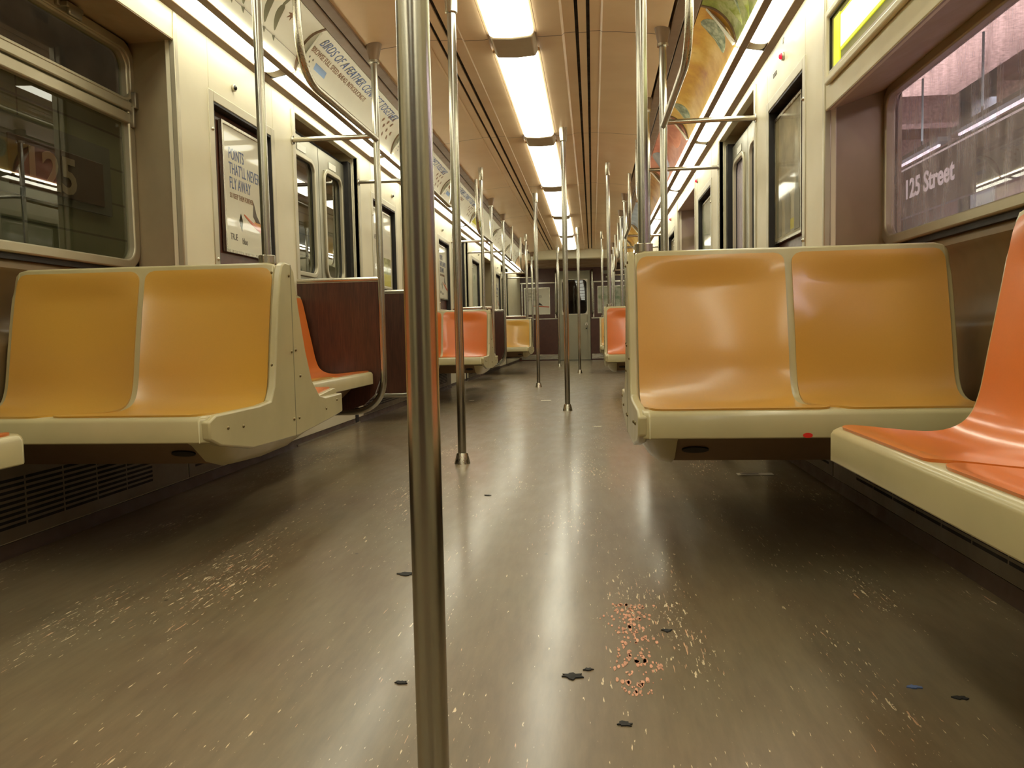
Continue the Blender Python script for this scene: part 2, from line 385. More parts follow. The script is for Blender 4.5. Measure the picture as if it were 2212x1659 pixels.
def letters(mb, s, size, fn, wscale=1.0, th=0.0012, bold=0.0):
    """fn(u, v, n) maps text plane to 3D; n is the lift off the surface; letters get real thickness"""
    vs_, fs_ = text_tris(s, size, bold); n = len(vs_)
    pts = [fn(x*wscale, y, th) for x, y, z in vs_]+[fn(x*wscale, y, 0.0002) for x, y, z in vs_]
    edges = {}
    for f in fs_:
        for i in range(len(f)):
            e = (f[i], f[(i+1) % len(f)]); edges[e] = 1
    side = [(a, b, b+n, a+n) for (a, b) in edges if (b, a) not in edges]
    return mb.add(pts, list(fs_)+[tuple(i+n for i in f)[::-1] for f in fs_]+side)
ORD = ['nearest', 'second', 'third', 'fourth', 'fifth', 'sixth', 'seventh', 'eighth', 'ninth']

# ------------------------------------------------------------------ dimensions of the car
P = 4.8                       # door pitch
XW, XL = 1.22, 1.27           # pocket wall face, lower wall face
XG = 1.48                     # window plane
YB, YE, YH = -2.6, 17.6, 15.0 # rear end, end wall, bulkhead
CX = -0.02
doors = [(-0.58+P*i, 0.57+P*i) for i in range(4)]
recs = [((1.26 if i == 0 else 1.80+P*i), 2.98+P*i+(0.0, 0.14, 0.26)[i]) for i in range(3)]
CZ = 2.18

# floor
struct(MB().box(-1.5, 1.5, YB, YE+0.1, -0.06, 0).build('floor', M['floor']))

# ceiling: profile swept along the car, with the lamp trough and two pairs of air slots
prof = [(0.0, 2.185), (0.128, 2.185), (0.132, 2.168), (0.15, 2.165), (0.26, 2.165), (0.272, 2.176), (0.300, 2.178), (0.330, 2.178), (0.331, 2.215),
        (0.347, 2.215), (0.348, 2.174), (0.388, 2.174), (0.389, 2.215), (0.405, 2.215), (0.406, 2.178), (0.460, 2.178), (0.470, 2.170), (0.55, 2.166), (0.70, 2.150), (0.80, 2.135)]
full = [(CX-a, b) for a, b in prof[::-1]] + [(CX+a, b) for a, b in prof[1:]]
cb = MB(); cb.prism(full+[(0.80+CX, 2.30), (-0.80+CX, 2.30)], YB, YH, 'y')
struct(cb.build('ceiling', M['ceiling'], smooth=25))
sl = MB()
for c in (-1, 1):
    for a in (0.339, 0.397): sl.box(CX+c*(a-0.0085), CX+c*(a+0.0085), YB, YH, 2.186, 2.19)
struct(sl.build('trim_1', M['darkgap']))
tb = MB(); tn = MB()
for c in (-1, 1):
    tb.prism([(c*0.795, 2.128), (c*0.845, 2.122), (c*0.847, 2.15), (c*0.795, 2.155)], YB, YE, 'y')
    tb.prism([(c*0.850, 2.116), (c*0.898, 2.110), (c*0.900, 2.15), (c*0.850, 2.155)], YB, YE, 'y')
    tb.prism([(c*1.072, 1.918), (c*1.074, 1.903), (c*1.106, 1.897), (c*1.106, 1.92)], YB, YE, 'y')
    tb.prism([(c*1.188, 1.890), (c*1.226, 1.876), (c*1.232, 1.93), (c*1.188, 1.925)], YB, YE, 'y')
    tn.prism([(c*0.80, 2.36), (c*0.80, 2.16), (c*0.905, 2.14), (c*0.99, 2.115), (c*1.045, 2.06), (c*1.08, 1.99), (c*1.09, 1.935), (c*1.24, 1.935), (c*1.24, 1.87), (c*1.30, 1.87), (c*1.55, 1.87), (c*1.55, 2.36)], YB, YE, 'y')
struct(tb.build('trim_2', M['brown'], bevel=0.003))
struct(tn.build('trim_3', M['ceiling'], smooth=50))

# ------------------------------------------------------------------ side walls
R0SOF = (1.373, 1.475)
TOPZ = 1.885
for sg, nm in ((-1, 'left'), (1, 'right')):
    cur = [MB()]
    def bx(m_, o0, o1, y0, y1, z0, z1): m_.box(sg*o0, sg*o1, y0, y1, z0, z1)
    def flush(name, mat, bev=0.004, smooth=35):
        if cur[0].v: struct(cur[0].build(name, mat, bevel=bev, smooth=smooth))
        cur[0] = MB()
    bx(cur[0], XW, XW+0.04, YB, doors[0][0], 0.335, TOPZ); flush('wall_'+nm, M['wall'])
    def panel(y0, y1, f0, f1, s0, s1):
        m_ = cur[0]
        if f0 is None: bx(m_, XW, XW+0.04, y0, y1, 0.335, TOPZ)
        else:
            bx(m_, XW, XW+0.04, y0, f0, 0.335, TOPZ); bx(m_, XW, XW+0.04, f1, y1, 0.335, TOPZ)
            bx(m_, XW, XW+0.04, f0, f1, 1.625, TOPZ); bx(m_, XW, XW+0.04, f0, f1, 0.335, 0.86)
        if s0: bx(m_, XW+0.04, 1.50, y0, y0+0.02, 0.335, TOPZ)
        if s1: bx(m_, XW+0.04, 1.50, y1-0.02, y1, 0.335, TOPZ)
        flush('wall_'+nm, M['wall'])
        if f0 is not None:
            bx(cur[0], XW+0.045, XW+0.06, f0-0.02, f1+0.02, 0.84, 1.65); flush('wall_%s_backboard' % nm, M['maroon'], 0)
    for i in range(4):
        d0, d1 = doors[i]
        if i < 3:
            r0, r1 = recs[i]
            if i: panel(d1, r0, d1+0.33, d1+1.05, True, False)
            else: panel(d1, r0, None, None, True, False)
            panel(r1, doors[i+1][0], r1+0.27, r1+0.94, False, True)
            # slanted reveals and soffit of the window recess
            zs, zg = (R0SOF if (sg > 0 and i == 0) else (1.765, 1.805))
            for (ya, sl_) in ((r1, 1), (r0, -1)):
                cur[0].prism([(sg*(XW+0.001), ya), (sg*(XG+0.05), ya+sl_*0.125), (sg*(XG+0.05), ya+sl_*0.15), (sg*(XW+0.001), ya+sl_*0.02)], 0.335, zg, 'z')
                flush('wall_%s_reveal' % nm, M['reveal'], 0)
            cur[0].prism([(sg*(XW+0.002), zs), (sg*XG, zg), (sg*(XG+0.05), zg), (sg*(XG+0.05), zg+0.01), (sg*XG, zg+0.01), (sg*(XW+0.002), zs+0.008)], r0-0.13, r1+0.13, 'y')
            flush('wall_%s_soffit' % nm, M['reveal'], 0)
            cur[0].prism([(sg*XW, zs+0.001), (sg*(XW+0.03), zs+0.009), (sg*(XW+0.03), TOPZ), (sg*XW, TOPZ)], r0, r1, 'y')
            cur[0].prism([(sg*(XW+0.03), zs+0.02), (sg*XG, zg+0.012), (sg*(XG+0.05), zg+0.012), (sg*(XG+0.05), TOPZ+0.02), (sg*(XW+0.03), TOPZ+0.02)], r0-0.14, r1+0.14, 'y')
            flush('wall_%s_header' % nm, M['header'])
            for (yy, q) in ((r1, 1), (r0, -1)):
                bx(cur[0], XW-0.005, XW+0.02, min(yy-q*0.004, yy+q*0.022), max(yy-q*0.004, yy+q*0.022), 0.80, 1.875)
            flush('trim_%d' % (5 if sg < 0 else 6), M['satin'])
            cur[0].prism([(sg*o_, z_) for o_, z_ in ((1.56, 0.884), (1.485, 0.880), (1.478, 0.862), (1.470, 0.846), (1.478, 0.832), (1.500, 0.81), (1.520, 0.70), (1.515, 0.645), (1.492, 0.618),
                   (1.474, 0.606), (1.470, 0.594), (1.472, 0.575), (1.478, 0.42), (1.472, 0.33), (1.472, 0.30), (1.56, 0.30))], r0-0.13, r1+0.13, 'y')
            flush('wall_%s_liner' % nm, M['liner'], 0, 55)
        else:
            panel(d1, YE, None, None, True, False)
        bx(cur[0], XW, XW+0.04, d0, d1, 1.832, TOPZ); bx(cur[0], 1.40, 1.50, d0, d1, 1.80, TOPZ); flush('wall_'+nm, M['wall'])
        bx(cur[0], XW+0.09, 1.50, d0, d1, 1.765, 1.80); flush('trim_%d' % (7 if sg < 0 else 8), M['darkgap'], 0)
        bx(cur[0], XW-0.006, XW+0.03, d0-0.045, d0, 0.35, 1.84); bx(cur[0], XW-0.006, XW+0.03, d1, d1+0.045, 0.35, 1.84); flush('trim_%d' % (11 if sg < 0 else 12), M['satin'])
    bx(cur[0], XL, XL+0.03, YB, YE, 0.04, 0.325); flush('wall_%s_lower' % nm, M['wall'])
    bx(cur[0], XW, XG+0.02, YB, YE, 0.325, 0.335); flush('wall_%s_ledge' % nm, M['wall'], 0)
    cur[0].prism([(sg*(XL-0.010), 0.0), (sg*(XL-0.002), 0.010), (sg*XL, 0.04), (sg*(XL+0.03), 0.04), (sg*(XL+0.03), 0.0)], YB, YE, 'y'); flush('baseboard_'+nm, M['kick'], 0, 60)

# ------------------------------------------------------------------ windows (structure with parts)
def window(sg, i, n):
    r0, r1 = recs[i]; z0, z1 = 0.895, (1.785 if not (sg > 0 and i == 0) else 1.468)
    y0, y1 = r0-0.07, r1+(0.095 if sg < 0 else 0.115); X = sg*XG
    fr = MB().rring(rrect(y0, y1, z0, z1, 0.085), rrect(y0+0.040, y1-0.040, z0+0.036, z1-0.036, 0.055), X-sg*0.028, X+sg*0.01)
    root = struct(fr.build('window_%d' % n, M['satin'], bevel=0.006))
    MB().rring(rrect(y0-0.03, y1+0.03, z0-0.02, z1+0.03, 0.02), rrect(y0+0.004, y1-0.004, z0+0.004, z1-0.004, 0.08), X-sg*0.012, X+sg*0.03).build('rubber_surround', M['rubber'], root)
    MB().prism(rrect(y0+0.03, y1-0.03, z0+0.03, z1-0.03, 0.055), X-sg*0.004, X+sg*0.002, 'x').build('pane', M['glass_l'] if sg < 0 else M['glass_r'], root)
    if not (sg > 0 and i == 0):
        t = MB()
        t.box(X-sg*0.034, X-sg*0.002, y0+0.012, y1-0.012, 1.522, 1.560); t.box(X-sg*0.030, X-sg*0.002, y0+0.012, y1-0.012, 1.474, 1.516)
        t.build('transom_bar', M['satin'], root, bevel=0.005)
        MB().rring(rrect(y0-0.004, y1+0.004, 1.556, z1+0.006, 0.085), rrect(y0+0.034, y1-0.030, 1.568, z1-0.03, 0.05), X-sg*0.036, X-sg*0.02).build('hopper_frame', M['satin'], root, bevel=0.004)
        la = MB()
        la.box(X-sg*0.075, X-sg*0.03, r1-0.36, r1-0.27, z1-0.022, z1-0.002); la.box(X-sg*0.075, X-sg*0.062, r1-0.35, r1-0.28, z1-0.045, z1-0.012)
        la.box(X-sg*0.05, X-sg*0.01, r1-0.375, r1-0.345, z1-0.02, z1+0.025)
        la.build('latch', M['alu'], root, bevel=0.004)
        hi = MB(); hi.box(X-sg*0.055, X-sg*0.01, r1+0.062, r1+0.085, 1.535, 1.60); hi.box(X-sg*0.045, X-sg*0.025, r1+0.060, r1+0.076, 1.46, 1.545)
        hi.build('hinge', M['alu'], root, bevel=0.004)
    return root
n = 1
for sg in (-1, 1):
    for i in range(3):
        window(sg, i, n); n += 1

# ------------------------------------------------------------------ side doors
def door(sg, i, n):
    d0, d1 = doors[i]; X = sg*(XW+0.075); mid = (d0+d1)/2
    fr = MB(); fr.box(sg*(XW+0.04), sg*1.42, d0-0.02, d1+0.02, -0.01, 0.012)
    root = struct(fr.build('door_%d' % n, M['alu']))
    for k, (a, b) in enumerate(((d0, mid-0.004), (mid+0.004, d1-0.07))):
        w0, w1 = (a+0.10, b-0.085) if k == 0 else (a+0.085, b-0.075)
        z0, z1, r = 0.98, 1.66, 0.07
        rr = rrect(w0, w1, z0, z1, r)
        # leaf skin around the window: outer loop stretched to the leaf rectangle
        outer = []
        for (yy, zz) in rr:
            outer.append((a if yy < (w0+w1)/2 else b, 0.012 if zz < (z0+z1)/2 else 1.775))
        cyc = MB(); X0_, X1_ = X, X+sg*0.035
        # build leaf from four boxes plus a rounded frame
        cyc.box(X0_, X1_, a, w0+0.002, 0.012, 1.775); cyc.box(X0_, X1_, w1-0.002, b, 0.012, 1.775)
        cyc.box(X0_, X1_, w0, w1, 0.012, z0+0.002); cyc.box(X0_, X1_, w0, w1, z1-0.002, 1.775)
        leaf = cyc.build('door_leaf', M['doorskin'], root)
        MB().rring(rrect(w0-0.014, w1+0.014, z0-0.014, z1+0.014, r+0.012), rrect(w0+0.012, w1-0.012, z0+0.012, z1-0.012, r-0.014), X-sg*0.012, X+sg*0.02).build('window_bezel', M['satin'], leaf, bevel=0.004)
        sq = [(w0-0.004 if yy < (w0+w1)/2 else w1+0.004, z0-0.004 if zz < (z0+z1)/2 else z1+0.004) for yy, zz in rr]
        MB().rring(sq, rrect(w0+0.016, w1-0.016, z0+0.016, z1-0.016, r-0.014), X+sg*0.006, X+sg*0.012).build('window_seal', M['rubber'], leaf)
        MB().prism(rrect(w0+0.004, w1-0.004, z0+0.004, z1-0.004, r-0.01), X+sg*0.013, X+sg*0.018, 'x').build('pane', M['glass_l'] if sg < 0 else M['glass_r'], leaf)
        MB().box(X-sg*0.001, X-sg*0.003, (w0+w1)/2-0.07, (w0+w1)/2+0.07, 1.69, 1.73).build('notice_label', M['number_white'], leaf)
    MB().box(X+sg*0.002, X+sg*0.03, mid-0.006, mid+0.006, 0.012, 1.775).build('rubber_edge', M['rubber'], root)
    MB().box(X-sg*0.03, X+sg*0.05, d1-0.068, d1-0.002, 0.012, 1.80).build('pocket_gap', M['rubber'], root)
n = 1
for sg in (-1, 1):
    for i in range(4):
        if i == 0: continue
        door(sg, i, n); n += 1
# rear doorways stand outside the frame; close them with the pocket panels
for sg, nm in ((-1, 'left'), (1, 'right')):
    struct(MB().box(sg*(XW+0.075), sg*(XW+0.11), doors[0][0], doors[0][1], 0, 1.80).build('door_%d' % (7 if sg < 0 else 8), M['steel']))

# ------------------------------------------------------------------ advertising frames and posters on the pocket panels
def ad_frame(sg, f0, f1, label):
    X = sg*(XW-0.004)
    root = empty('poster_case', (X, (f0+f1)/2, 0.86), label, 'poster case', 'steel poster cases along the car')
    b = MB(); t = 0.032
    b.box(X, X+sg*0.014, f0-0.012, f0+t, 0.85, 1.665); b.box(X, X+sg*0.014, f1-t, f1+0.012, 0.85, 1.665)
    b.box(X, X+sg*0.014, f0+t, f1-t, 1.622, 1.665); b.box(X, X+sg*0.014, f0+t, f1-t, 0.85, 0.885)
    b.build('frame', M['satin'], root, bevel=0.003)
    g = MB(); g.box(X+sg*0.002, X+sg*0.05, f0+t, f0+t+0.006, 0.885, 1.622); g.box(X+sg*0.002, X+sg*0.05, f1-t-0.006, f1-t, 0.885, 1.622)
    g.box(X+sg*0.002, X+sg*0.05, f0+t, f1-t, 1.612, 1.622)
    g.build('inner_lip', M['rubber'], root)
    for z in (0.95, 1.50): MB().dome((X, f0+0.012, z), 0.008, (-sg, 0, 0), 0.007).build('screw', M['steel'], root)
    return root
def poster(sg, y0, y1, z0, z1, kind, label):
    X = sg*(XW+0.03)
    root = empty('poster', (X, (y0+y1)/2, z0), label, 'poster')
    MB().box(X, X+sg*0.008, y0, y1, z0, z1).build('sheet', M[{'bird': 'white', 'olive': 'olive_poster', 'field': 'art_field', 'green': 'white'}[kind]], root)
    MB().rring([(y0-0.006, z0-0.006), (y1+0.006, z0-0.006), (y1+0.006, z1+0.006), (y0-0.006, z1+0.006)], [(y0+0.006, z0+0.006), (y1-0.006, z0+0.006), (y1-0.006, z1-0.006), (y0+0.006, z1-0.006)], X-sg*0.006, X+sg*0.010).build('rim', M['steel'], root)
    W = y1-y0
    # left-wall text reads along +Y; right-wall text reads along -Y
    def fn(u0, v0, size=1.0):
        if sg < 0: return lambda u, v, nn: (X-sg*nn, y0+u0+u, z0+v0+v)
        return lambda u, v, nn: (X-sg*nn, y1-u0-u, z0+v0+v)
    if kind == 'bird':
        t = MB()
        for j, s in enumerate(('POINTS', "THAT'LL NEVER", 'FLY AWAY')): letters(t, s, 0.075, fn(0.06, 0.42-0.066*j), 0.62)
        t.build('headline', M['ink_blue'], root)
        t = MB(); letters(t, 'SO KEEP THEM FOREVER', 0.034, fn(0.06, 0.245), 0.66); t.build('subline', M['ink_rust'], root)
        t = MB(); letters(t, 'TRUE', 0.042, fn(0.05, 0.055), 0.7); t.build('footer', M['ink_dark'], root)
        t = MB(); letters(t, 'blue', 0.042, fn(0.17, 0.045), 0.8); t.build('footer_logo', M['ink_dark'], root)
        q = X-sg*0.0012
        b = MB().tube([(q, y0+0.20, z0+0.185), (q, y0+0.27, z0+0.160), (q, y0+0.36, z0+0.135), (q, y1-0.008, z0+0.105)], [0.004, 0.007, 0.010, 0.012], 10, sq=1.0)
        for i_ in range(len(b.v)): b.v[i_] = (q+(b.v[i_][0]-q)*0.1, b.v[i_][1], b.v[i_][2])
        b.build('branch', M['ink_red'], root)
        MB().add([(q, y0+0.145, z0+0.15), (q, y0+0.165, z0+0.185), (q, y0+0.185, z0+0.15), (q, y0+0.17, z0+0.105)], [(0, 1, 2, 3)]).prism([(y0+0.145, z0+0.15), (y0+0.165, z0+0.185), (y0+0.185, z0+0.15), (y0+0.17, z0+0.105)], X, q, 'x').build('leaf', M['ink_green'], root)
        MB().prism([(y0+0.30, z0+0.19), (y0+0.31, z0+0.26), (y0+0.34, z0+0.20), (y0+0.38, z0+0.165), (y0+0.33, z0+0.165)], X, q, 'x').build('bird', M['ink_dark'], root)
        MB().prism([(y0+0.29, z0+0.155), (y0+0.33, z0+0.172), (y0+0.39, z0+0.165), (y0+0.39, z0+0.14), (y0+0.34, z0+0.135)], X, q+sg*0.0004, 'x').build('bird_breast', M['ink_orange'], root)
    elif kind == 'green':
        q = X-sg*0.0012
        MB().box(X, q, y1-0.24, y1-0.03, z0+0.02, z0+0.115).build('yellow_block', M['ink_yellow'], root)
        MB().box(X, q, y1-0.24, y1-0.03, z0+0.115, z0+0.24).build('green_block', M['art_green'], root)
        t = MB(); letters(t, 'SAVE', 0.05, fn(0.05, 0.36), 0.7); t.build('headline', M['ink_grey'], root)
    elif kind == 'olive':
        q = X-sg*0.0012
        MB().box(X, q, y0+0.05, y0+0.26, z0-0.0+0.03, z0+0.075).build('yellow_band', M['ink_yellow'], root)
        g = MB()
        for k_, (a, b_) in enumerate(((0.08, 0.10), (0.24, 0.10), (0.40, 0.11))):
            g.tube([(X, y0+a, z0+0.02), (X, y0+a, z0+0.17), (X, y0+a, z0+0.20), (X, y0+a, z0+0.24)], [0.05, 0.05, 0.022, 0.020], 16)
        for i_ in range(len(g.v)): g.v[i_] = (X-sg*0.001+(g.v[i_][0]-X)*0.03, g.v[i_][1], g.v[i_][2])
        g.build('bottle_glare', M['ink_olive'], root)  # bottle shapes painted in for glare on the poster cover
    MB().box(X-sg*0.0085, X-sg*0.0095, y0+0.004, y1-0.004, z0+0.004, z1-0.004).build('clear_cover', M['cover'], root)
    return root
side = {-1: 'left', 1: 'right'}
for sg in (-1, 1):
    for i in range(3):
        d1 = doors[i][1]; r1 = recs[i][1]
        if i > 0:
            ad_frame(sg, d1+0.33, d1+1.05, 'steel poster case just past the %s side door of the %s wall' % (ORD[i-1] if i > 1 else 'nearest visible', side[sg]))
            poster(sg, d1+0.40, d1+0.98, 0.985, 1.575, 'green' if sg < 0 and i == 1 else 'field', ('white poster with green and yellow blocks, past the nearest left door' if (sg < 0 and i == 1) else 'pale green landscape poster past the %s door on the %s wall' % (['', 'nearest', 'second'][i], side[sg])))
        ad_frame(sg, r1+0.27, r1+0.94, 'steel poster case between the %s window and the %s door of the %s wall' % (ORD[i], ORD[i], side[sg]))
        poster(sg, r1+0.43, r1+0.90, 1.005, 1.575, ('bird' if sg < 0 else 'olive'), ('white poster of a bird on an orange branch, before the %s left door' % ORD[i] if sg < 0 else 'olive brown poster with painted bottle-shaped glare, before the %s right door' % ORD[i]))
        # indicator knob above each frame
        for yy, wd in ((r1+0.50, 'before'), (d1+0.93, 'past')):
            if wd == 'past' and i == 0: continue
            if sg < 0:
                b = MB().tube([(sg*XW, yy, 1.735), (sg*(XW-0.012), yy, 1.735)], 0.016, 20); k = b.build('door_indicator', M['steel'], None, bevel=0.002)
                tag(k, 'small chrome and black indicator %s the %s door on the left wall' % (wd, ORD[i] if wd == 'before' else ORD[i-1]), 'indicator', None)
                MB().dome((sg*(XW-0.012), yy, 1.735), 0.011, (-sg, 0, 0), 0.009).build('lens', M['black'], k)
            else:
                yy2 = yy+(0.12 if wd == 'before' else 0.12)
                b = MB().tube([(sg*XW, yy2, 1.78), (sg*(XW-0.010), yy2, 1.78)], 0.018, 20); k = b.build('door_indicator', M['steel'], None, bevel=0.002)
                tag(k, 'round red lamp %s the %s door on the right wall' % (wd, ORD[i] if wd == 'before' else ORD[i-1]), 'indicator lamp', None)
                MB().dome((sg*(XW-0.010), yy2, 1.78), 0.014, (-sg, 0, 0), 0.012).build('lens', M['red_dot'], k)
# decals beside the nearest red lamp
t = MB(); letters(t, 'DOOR', 0.03, lambda u, v, nn: (XW-nn, 3.80-u*0.9, 1.745+v), 0.9); 
tag(t.build('wall_lettering', M['ink_dark']), 'tiny dark lettering printed under the red lamp on the right wall', 'lettering')
t = MB(); letters(t, '17', 0.035, lambda u, v, nn: (XW-nn, 3.62-u*0.9, 1.835+v), 0.9)
tag(t.build('wall_lettering', M['ink_dark']), 'tiny dark mark printed above the red lamp on the right wall', 'lettering')

# ------------------------------------------------------------------ lit sign box over the nearest right window
root = empty('route_sign', (XW, 2.3, 1.37), 'lit yellow route sign in the cream header over the right window', 'sign')
y0, y1, z0, z1 = 1.86, 2.90, 1.478, 1.672
X = XW
MB().rring([(y0-0.035, z0-0.028), (y1+0.035, z0-0.028), (y1+0.035, z1+0.028), (y0-0.035, z1+0.028)], [(y0, z0), (y1, z0), (y1, z1), (y0, z1)], X-0.018, X+0.0).build('bezel', M['header'], root, bevel=0.008)
MB().rring([(y0, z0), (y1, z0), (y1, z1), (y0, z1)], [(y0+0.006, z0+0.006), (y1-0.008, z0+0.006), (y1-0.008, z1-0.006), (y0+0.006, z1-0.006)], X-0.010, X-0.002).build('dark_edge', M['black'], root)
MB().box(X-0.003, X-0.001, y0, y1, z0, z1).build('back_panel', M['olive_back'], root)
MB().box(X-0.007, X-0.003, y0+0.02, y1-0.115, z0+0.055, z1-0.035).build('lit_panel', M['lit_pale'], root)
b = MB(); b.box(X-0.007, X-0.003, y1-0.105, y1-0.04, z0+0.012, z1-0.02); b.box(X-0.0065, X-0.003, y0+0.02, y1-0.115, z0+0.045, z0+0.055); b.box(X-0.0065, X-0.003, y0+0.02, y1-0.115, z1-0.035, z1-0.027)
b.build('yellow_band', M['lit_yellow'], root)
MB().box(X-0.012, X-0.008, y0, y1, z0+0.002, z0+0.010).build('bottom_rail', M['steel_y'], root)

# ------------------------------------------------------------------ heaters under the seats
def heater(sg, y0, y1, label):
    X = sg*(XL-0.004)
    root = empty('heater_cover', (X, (y0+y1)/2, 0.03), label, 'heater', 'heater grilles under the seats')
    MB().box(X, X+sg*0.0038, y0, y1, 0.045, 0.256).build('cover_panel', M['heater'], root)
    s = MB(); n_ = 9; L_ = y1-y0-0.30; nc = max(2, int(L_/0.16))
    for r_ in range(n_):
        z = 0.082+r_*0.0165
        for c_ in range(nc):
            a = y0+0.05+c_*(L_/nc)
            s.box(X-sg*0.0008, X+sg*0.002, a, a+L_/nc-0.008, z, z+0.0085)
    o_ = s.build('grille_slots', M['darkgap'], root)
    return root
for sg in (-1, 1):
    for i, (a, b) in enumerate(((0.90, 3.02), (3.03, 4.15), (5.5, 8.0), (8.02, 9.0), (10.3, 12.6), (12.62, 13.8))):
        heater(sg, a, b, 'slotted heater cover under the %s seats, %s from the camera' % (side[sg], ORD[i]))

# ------------------------------------------------------------------ seats
def spline(pts, n):
    """Catmull-Rom through pts"""
    pts = [Vector(p) for p in pts]; q = [pts[0]*2-pts[1]]+pts+[pts[-1]*2-pts[-2]]; out = []
    for i in range(1, len(q)-2):
        for k in range(n):
            t = k/n; a, b, c, d = q[i-1], q[i], q[i+1], q[i+2]
            out.append(0.5*((2*b)+(c-a)*t+(2*a-5*b+4*c-d)*t*t+(3*b-a-3*c+d)*t**3))
    out.append(pts[-1]); return out
def seat_bench(name, T, widths, seatmats, prof_pts, S, back_rear, base_under, frame, label, cat, group, loc, root=None, zt_round=0.035):
    """bench in a local frame: u depth (0 front lip -> back), v across, z up; T maps (u, v, z) to world"""
    root = root or empty(name, loc, label, cat, group)
    pr = spline(prof_pts, 8)                       # top surface profile in (u, z)
    W = sum(widths)
    zmax = pr[-1].y
    L_ = [0.0]
    for a_, b_ in zip(pr, pr[1:]): L_.append(L_[-1]+(b_-a_).length)
    tot = L_[-1]; s0, s1, r = 0.020, tot-0.014, 0.030
    def at(s):
        s = max(0, min(tot, s))
        for i in range(1, len(L_)):
            if s <= L_[i]+1e-9:
                t = (s-L_[i-1])/max(1e-9, L_[i]-L_[i-1]); p = pr[i-1].lerp(pr[i], t); d = (pr[i]-pr[i-1]).normalized()
                if 0 < i < len(pr)-1:
                    d0 = (pr[i]-pr[max(0, i-2)]).normalized(); d1 = (pr[min(len(pr)-1, i+1)]-pr[i-1]).normalized(); d = (d0*(1-t)+d1*t).normalized()
                return p, Vector((-d.y, d.x))
        return pr[-1], Vector((-1, 0))
    spans = []; v0 = 0.0
    for j, wd in enumerate(widths):
        spans.append((v0+(0.016 if j == 0 else 0.010), v0+wd-(0.016 if j == len(widths)-1 else 0.010))); v0 += wd
    def dish(s, v):
        for a_, b_ in spans:
            if a_ < v < b_:
                c = 2*(v-a_)/(b_-a_)-1; e = min(s-s0, s1-s)
                if e <= 0: return 0.0
                k = min(1, e/0.10); k = k*k*(3-2*k)
                return 0.022*(1-c*c)**0.85*k
        return 0.0
    sh = MB()
    st = [0.0, 0.006, 0.016]; vs_ = list(st)
    for a_, b_ in spans: vs_ += [a_+(b_-a_)*q/18 for q in range(19)]
    vs_ += [W-x for x in st[::-1]]
    sS = sorted(set([0.0, 0.010, s0, s1, tot]+[s0+(s1-s0)*q/52 for q in range(53)]))
    tail = [(pr[-1].x+0.012, zmax+0.004), (back_rear[0], zmax-0.004)]+list(back_rear[1])+list(base_under)
    n = len(sS)+len(tail); P3 = []
    for v in vs_:
        e = min(v, W-v); drop = 0.0 if e >= zt_round else zt_round-math.sqrt(max(0, zt_round**2-(zt_round-e)**2))
        sec = []
        for q in sS:
            p, nn = at(q); p = p-nn*dish(q, v); sec.append((p.x, p.y))
        sec += tail
        for (u, z) in sec:
            zz = z
            if z > zmax-0.09: zz = z-drop*min(1, (z-(zmax-0.09))/0.06)
            uu = u
            if u < 0.05 and e < 0.016: uu = u+(0.016-e)*0.6
            P3.append(T(uu, v, zz))
    fs_ = []
    for i in range(len(vs_)-1):
        for k in range(n): fs_.append((i*n+k, i*n+(k+1) % n, (i+1)*n+(k+1) % n, (i+1)*n+k))
    fs_ += [tuple(range(n))[::-1], tuple(range((len(vs_)-1)*n, len(vs_)*n))]
    sh.add(P3, fs_); sh.build('bench_shell', M['cream'], root, bevel=0.004, smooth=50)
    for (a, b), mt in zip(spans, seatmats):
        cs = MB(); vv = []; nv = 18; ff = []
        ss = [s0+(s1-s0)*q/52 for q in range(53)]; nu = 52
        ss = sorted(set(ss+[s0+0.004, s0+0.010, s0+0.02, s1-0.004, s1-0.010, s1-0.02])); nu = len(ss)-1
        LIFT = 0.0048
        def pt(q, k, lift):
            e = min(q-s0, s1-q); ins = 0.0 if e >= r else r-math.sqrt(max(0.0, r*r-(r-e)**2))
            v = a+ins+(b-a-2*ins)*k/nv; p, nn = at(q); p = p-nn*dish(q, v)+nn*lift; zz = p.y
            ee = min(v, W-v); dr = 0.0 if ee >= zt_round else zt_round-math.sqrt(max(0, zt_round**2-(zt_round-ee)**2))
            if zz > zmax-0.09: zz -= dr*min(1, (zz-(zmax-0.09))/0.06)
            return T(p.x, v, zz)
        for q in ss:
            for k in range(nv+1): vv.append(pt(q, k, LIFT))
        for i in range(nu):
            for k in range(nv): ff.append((i*(nv+1)+k, i*(nv+1)+k+1, (i+1)*(nv+1)+k+1, (i+1)*(nv+1)+k))
        m0 = len(vv); ring = [k for k in range(nv+1)]+[i*(nv+1)+nv for i in range(1, nu+1)]+[nu*(nv+1)+k for k in range(nv-1, -1, -1)]+[i*(nv+1) for i in range(nu-1, 0, -1)]
        for idx in ring:
            i, k = divmod(idx, nv+1); vv.append(pt(ss[i], k, -0.004))
        R_ = len(ring)
        for x_ in range(R_): ff.append((ring[x_], ring[(x_+1) % R_], m0+(x_+1) % R_, m0+x_))
        cs.add(vv, ff); cs.build('seat', M[mt], root, smooth=60)
    return root

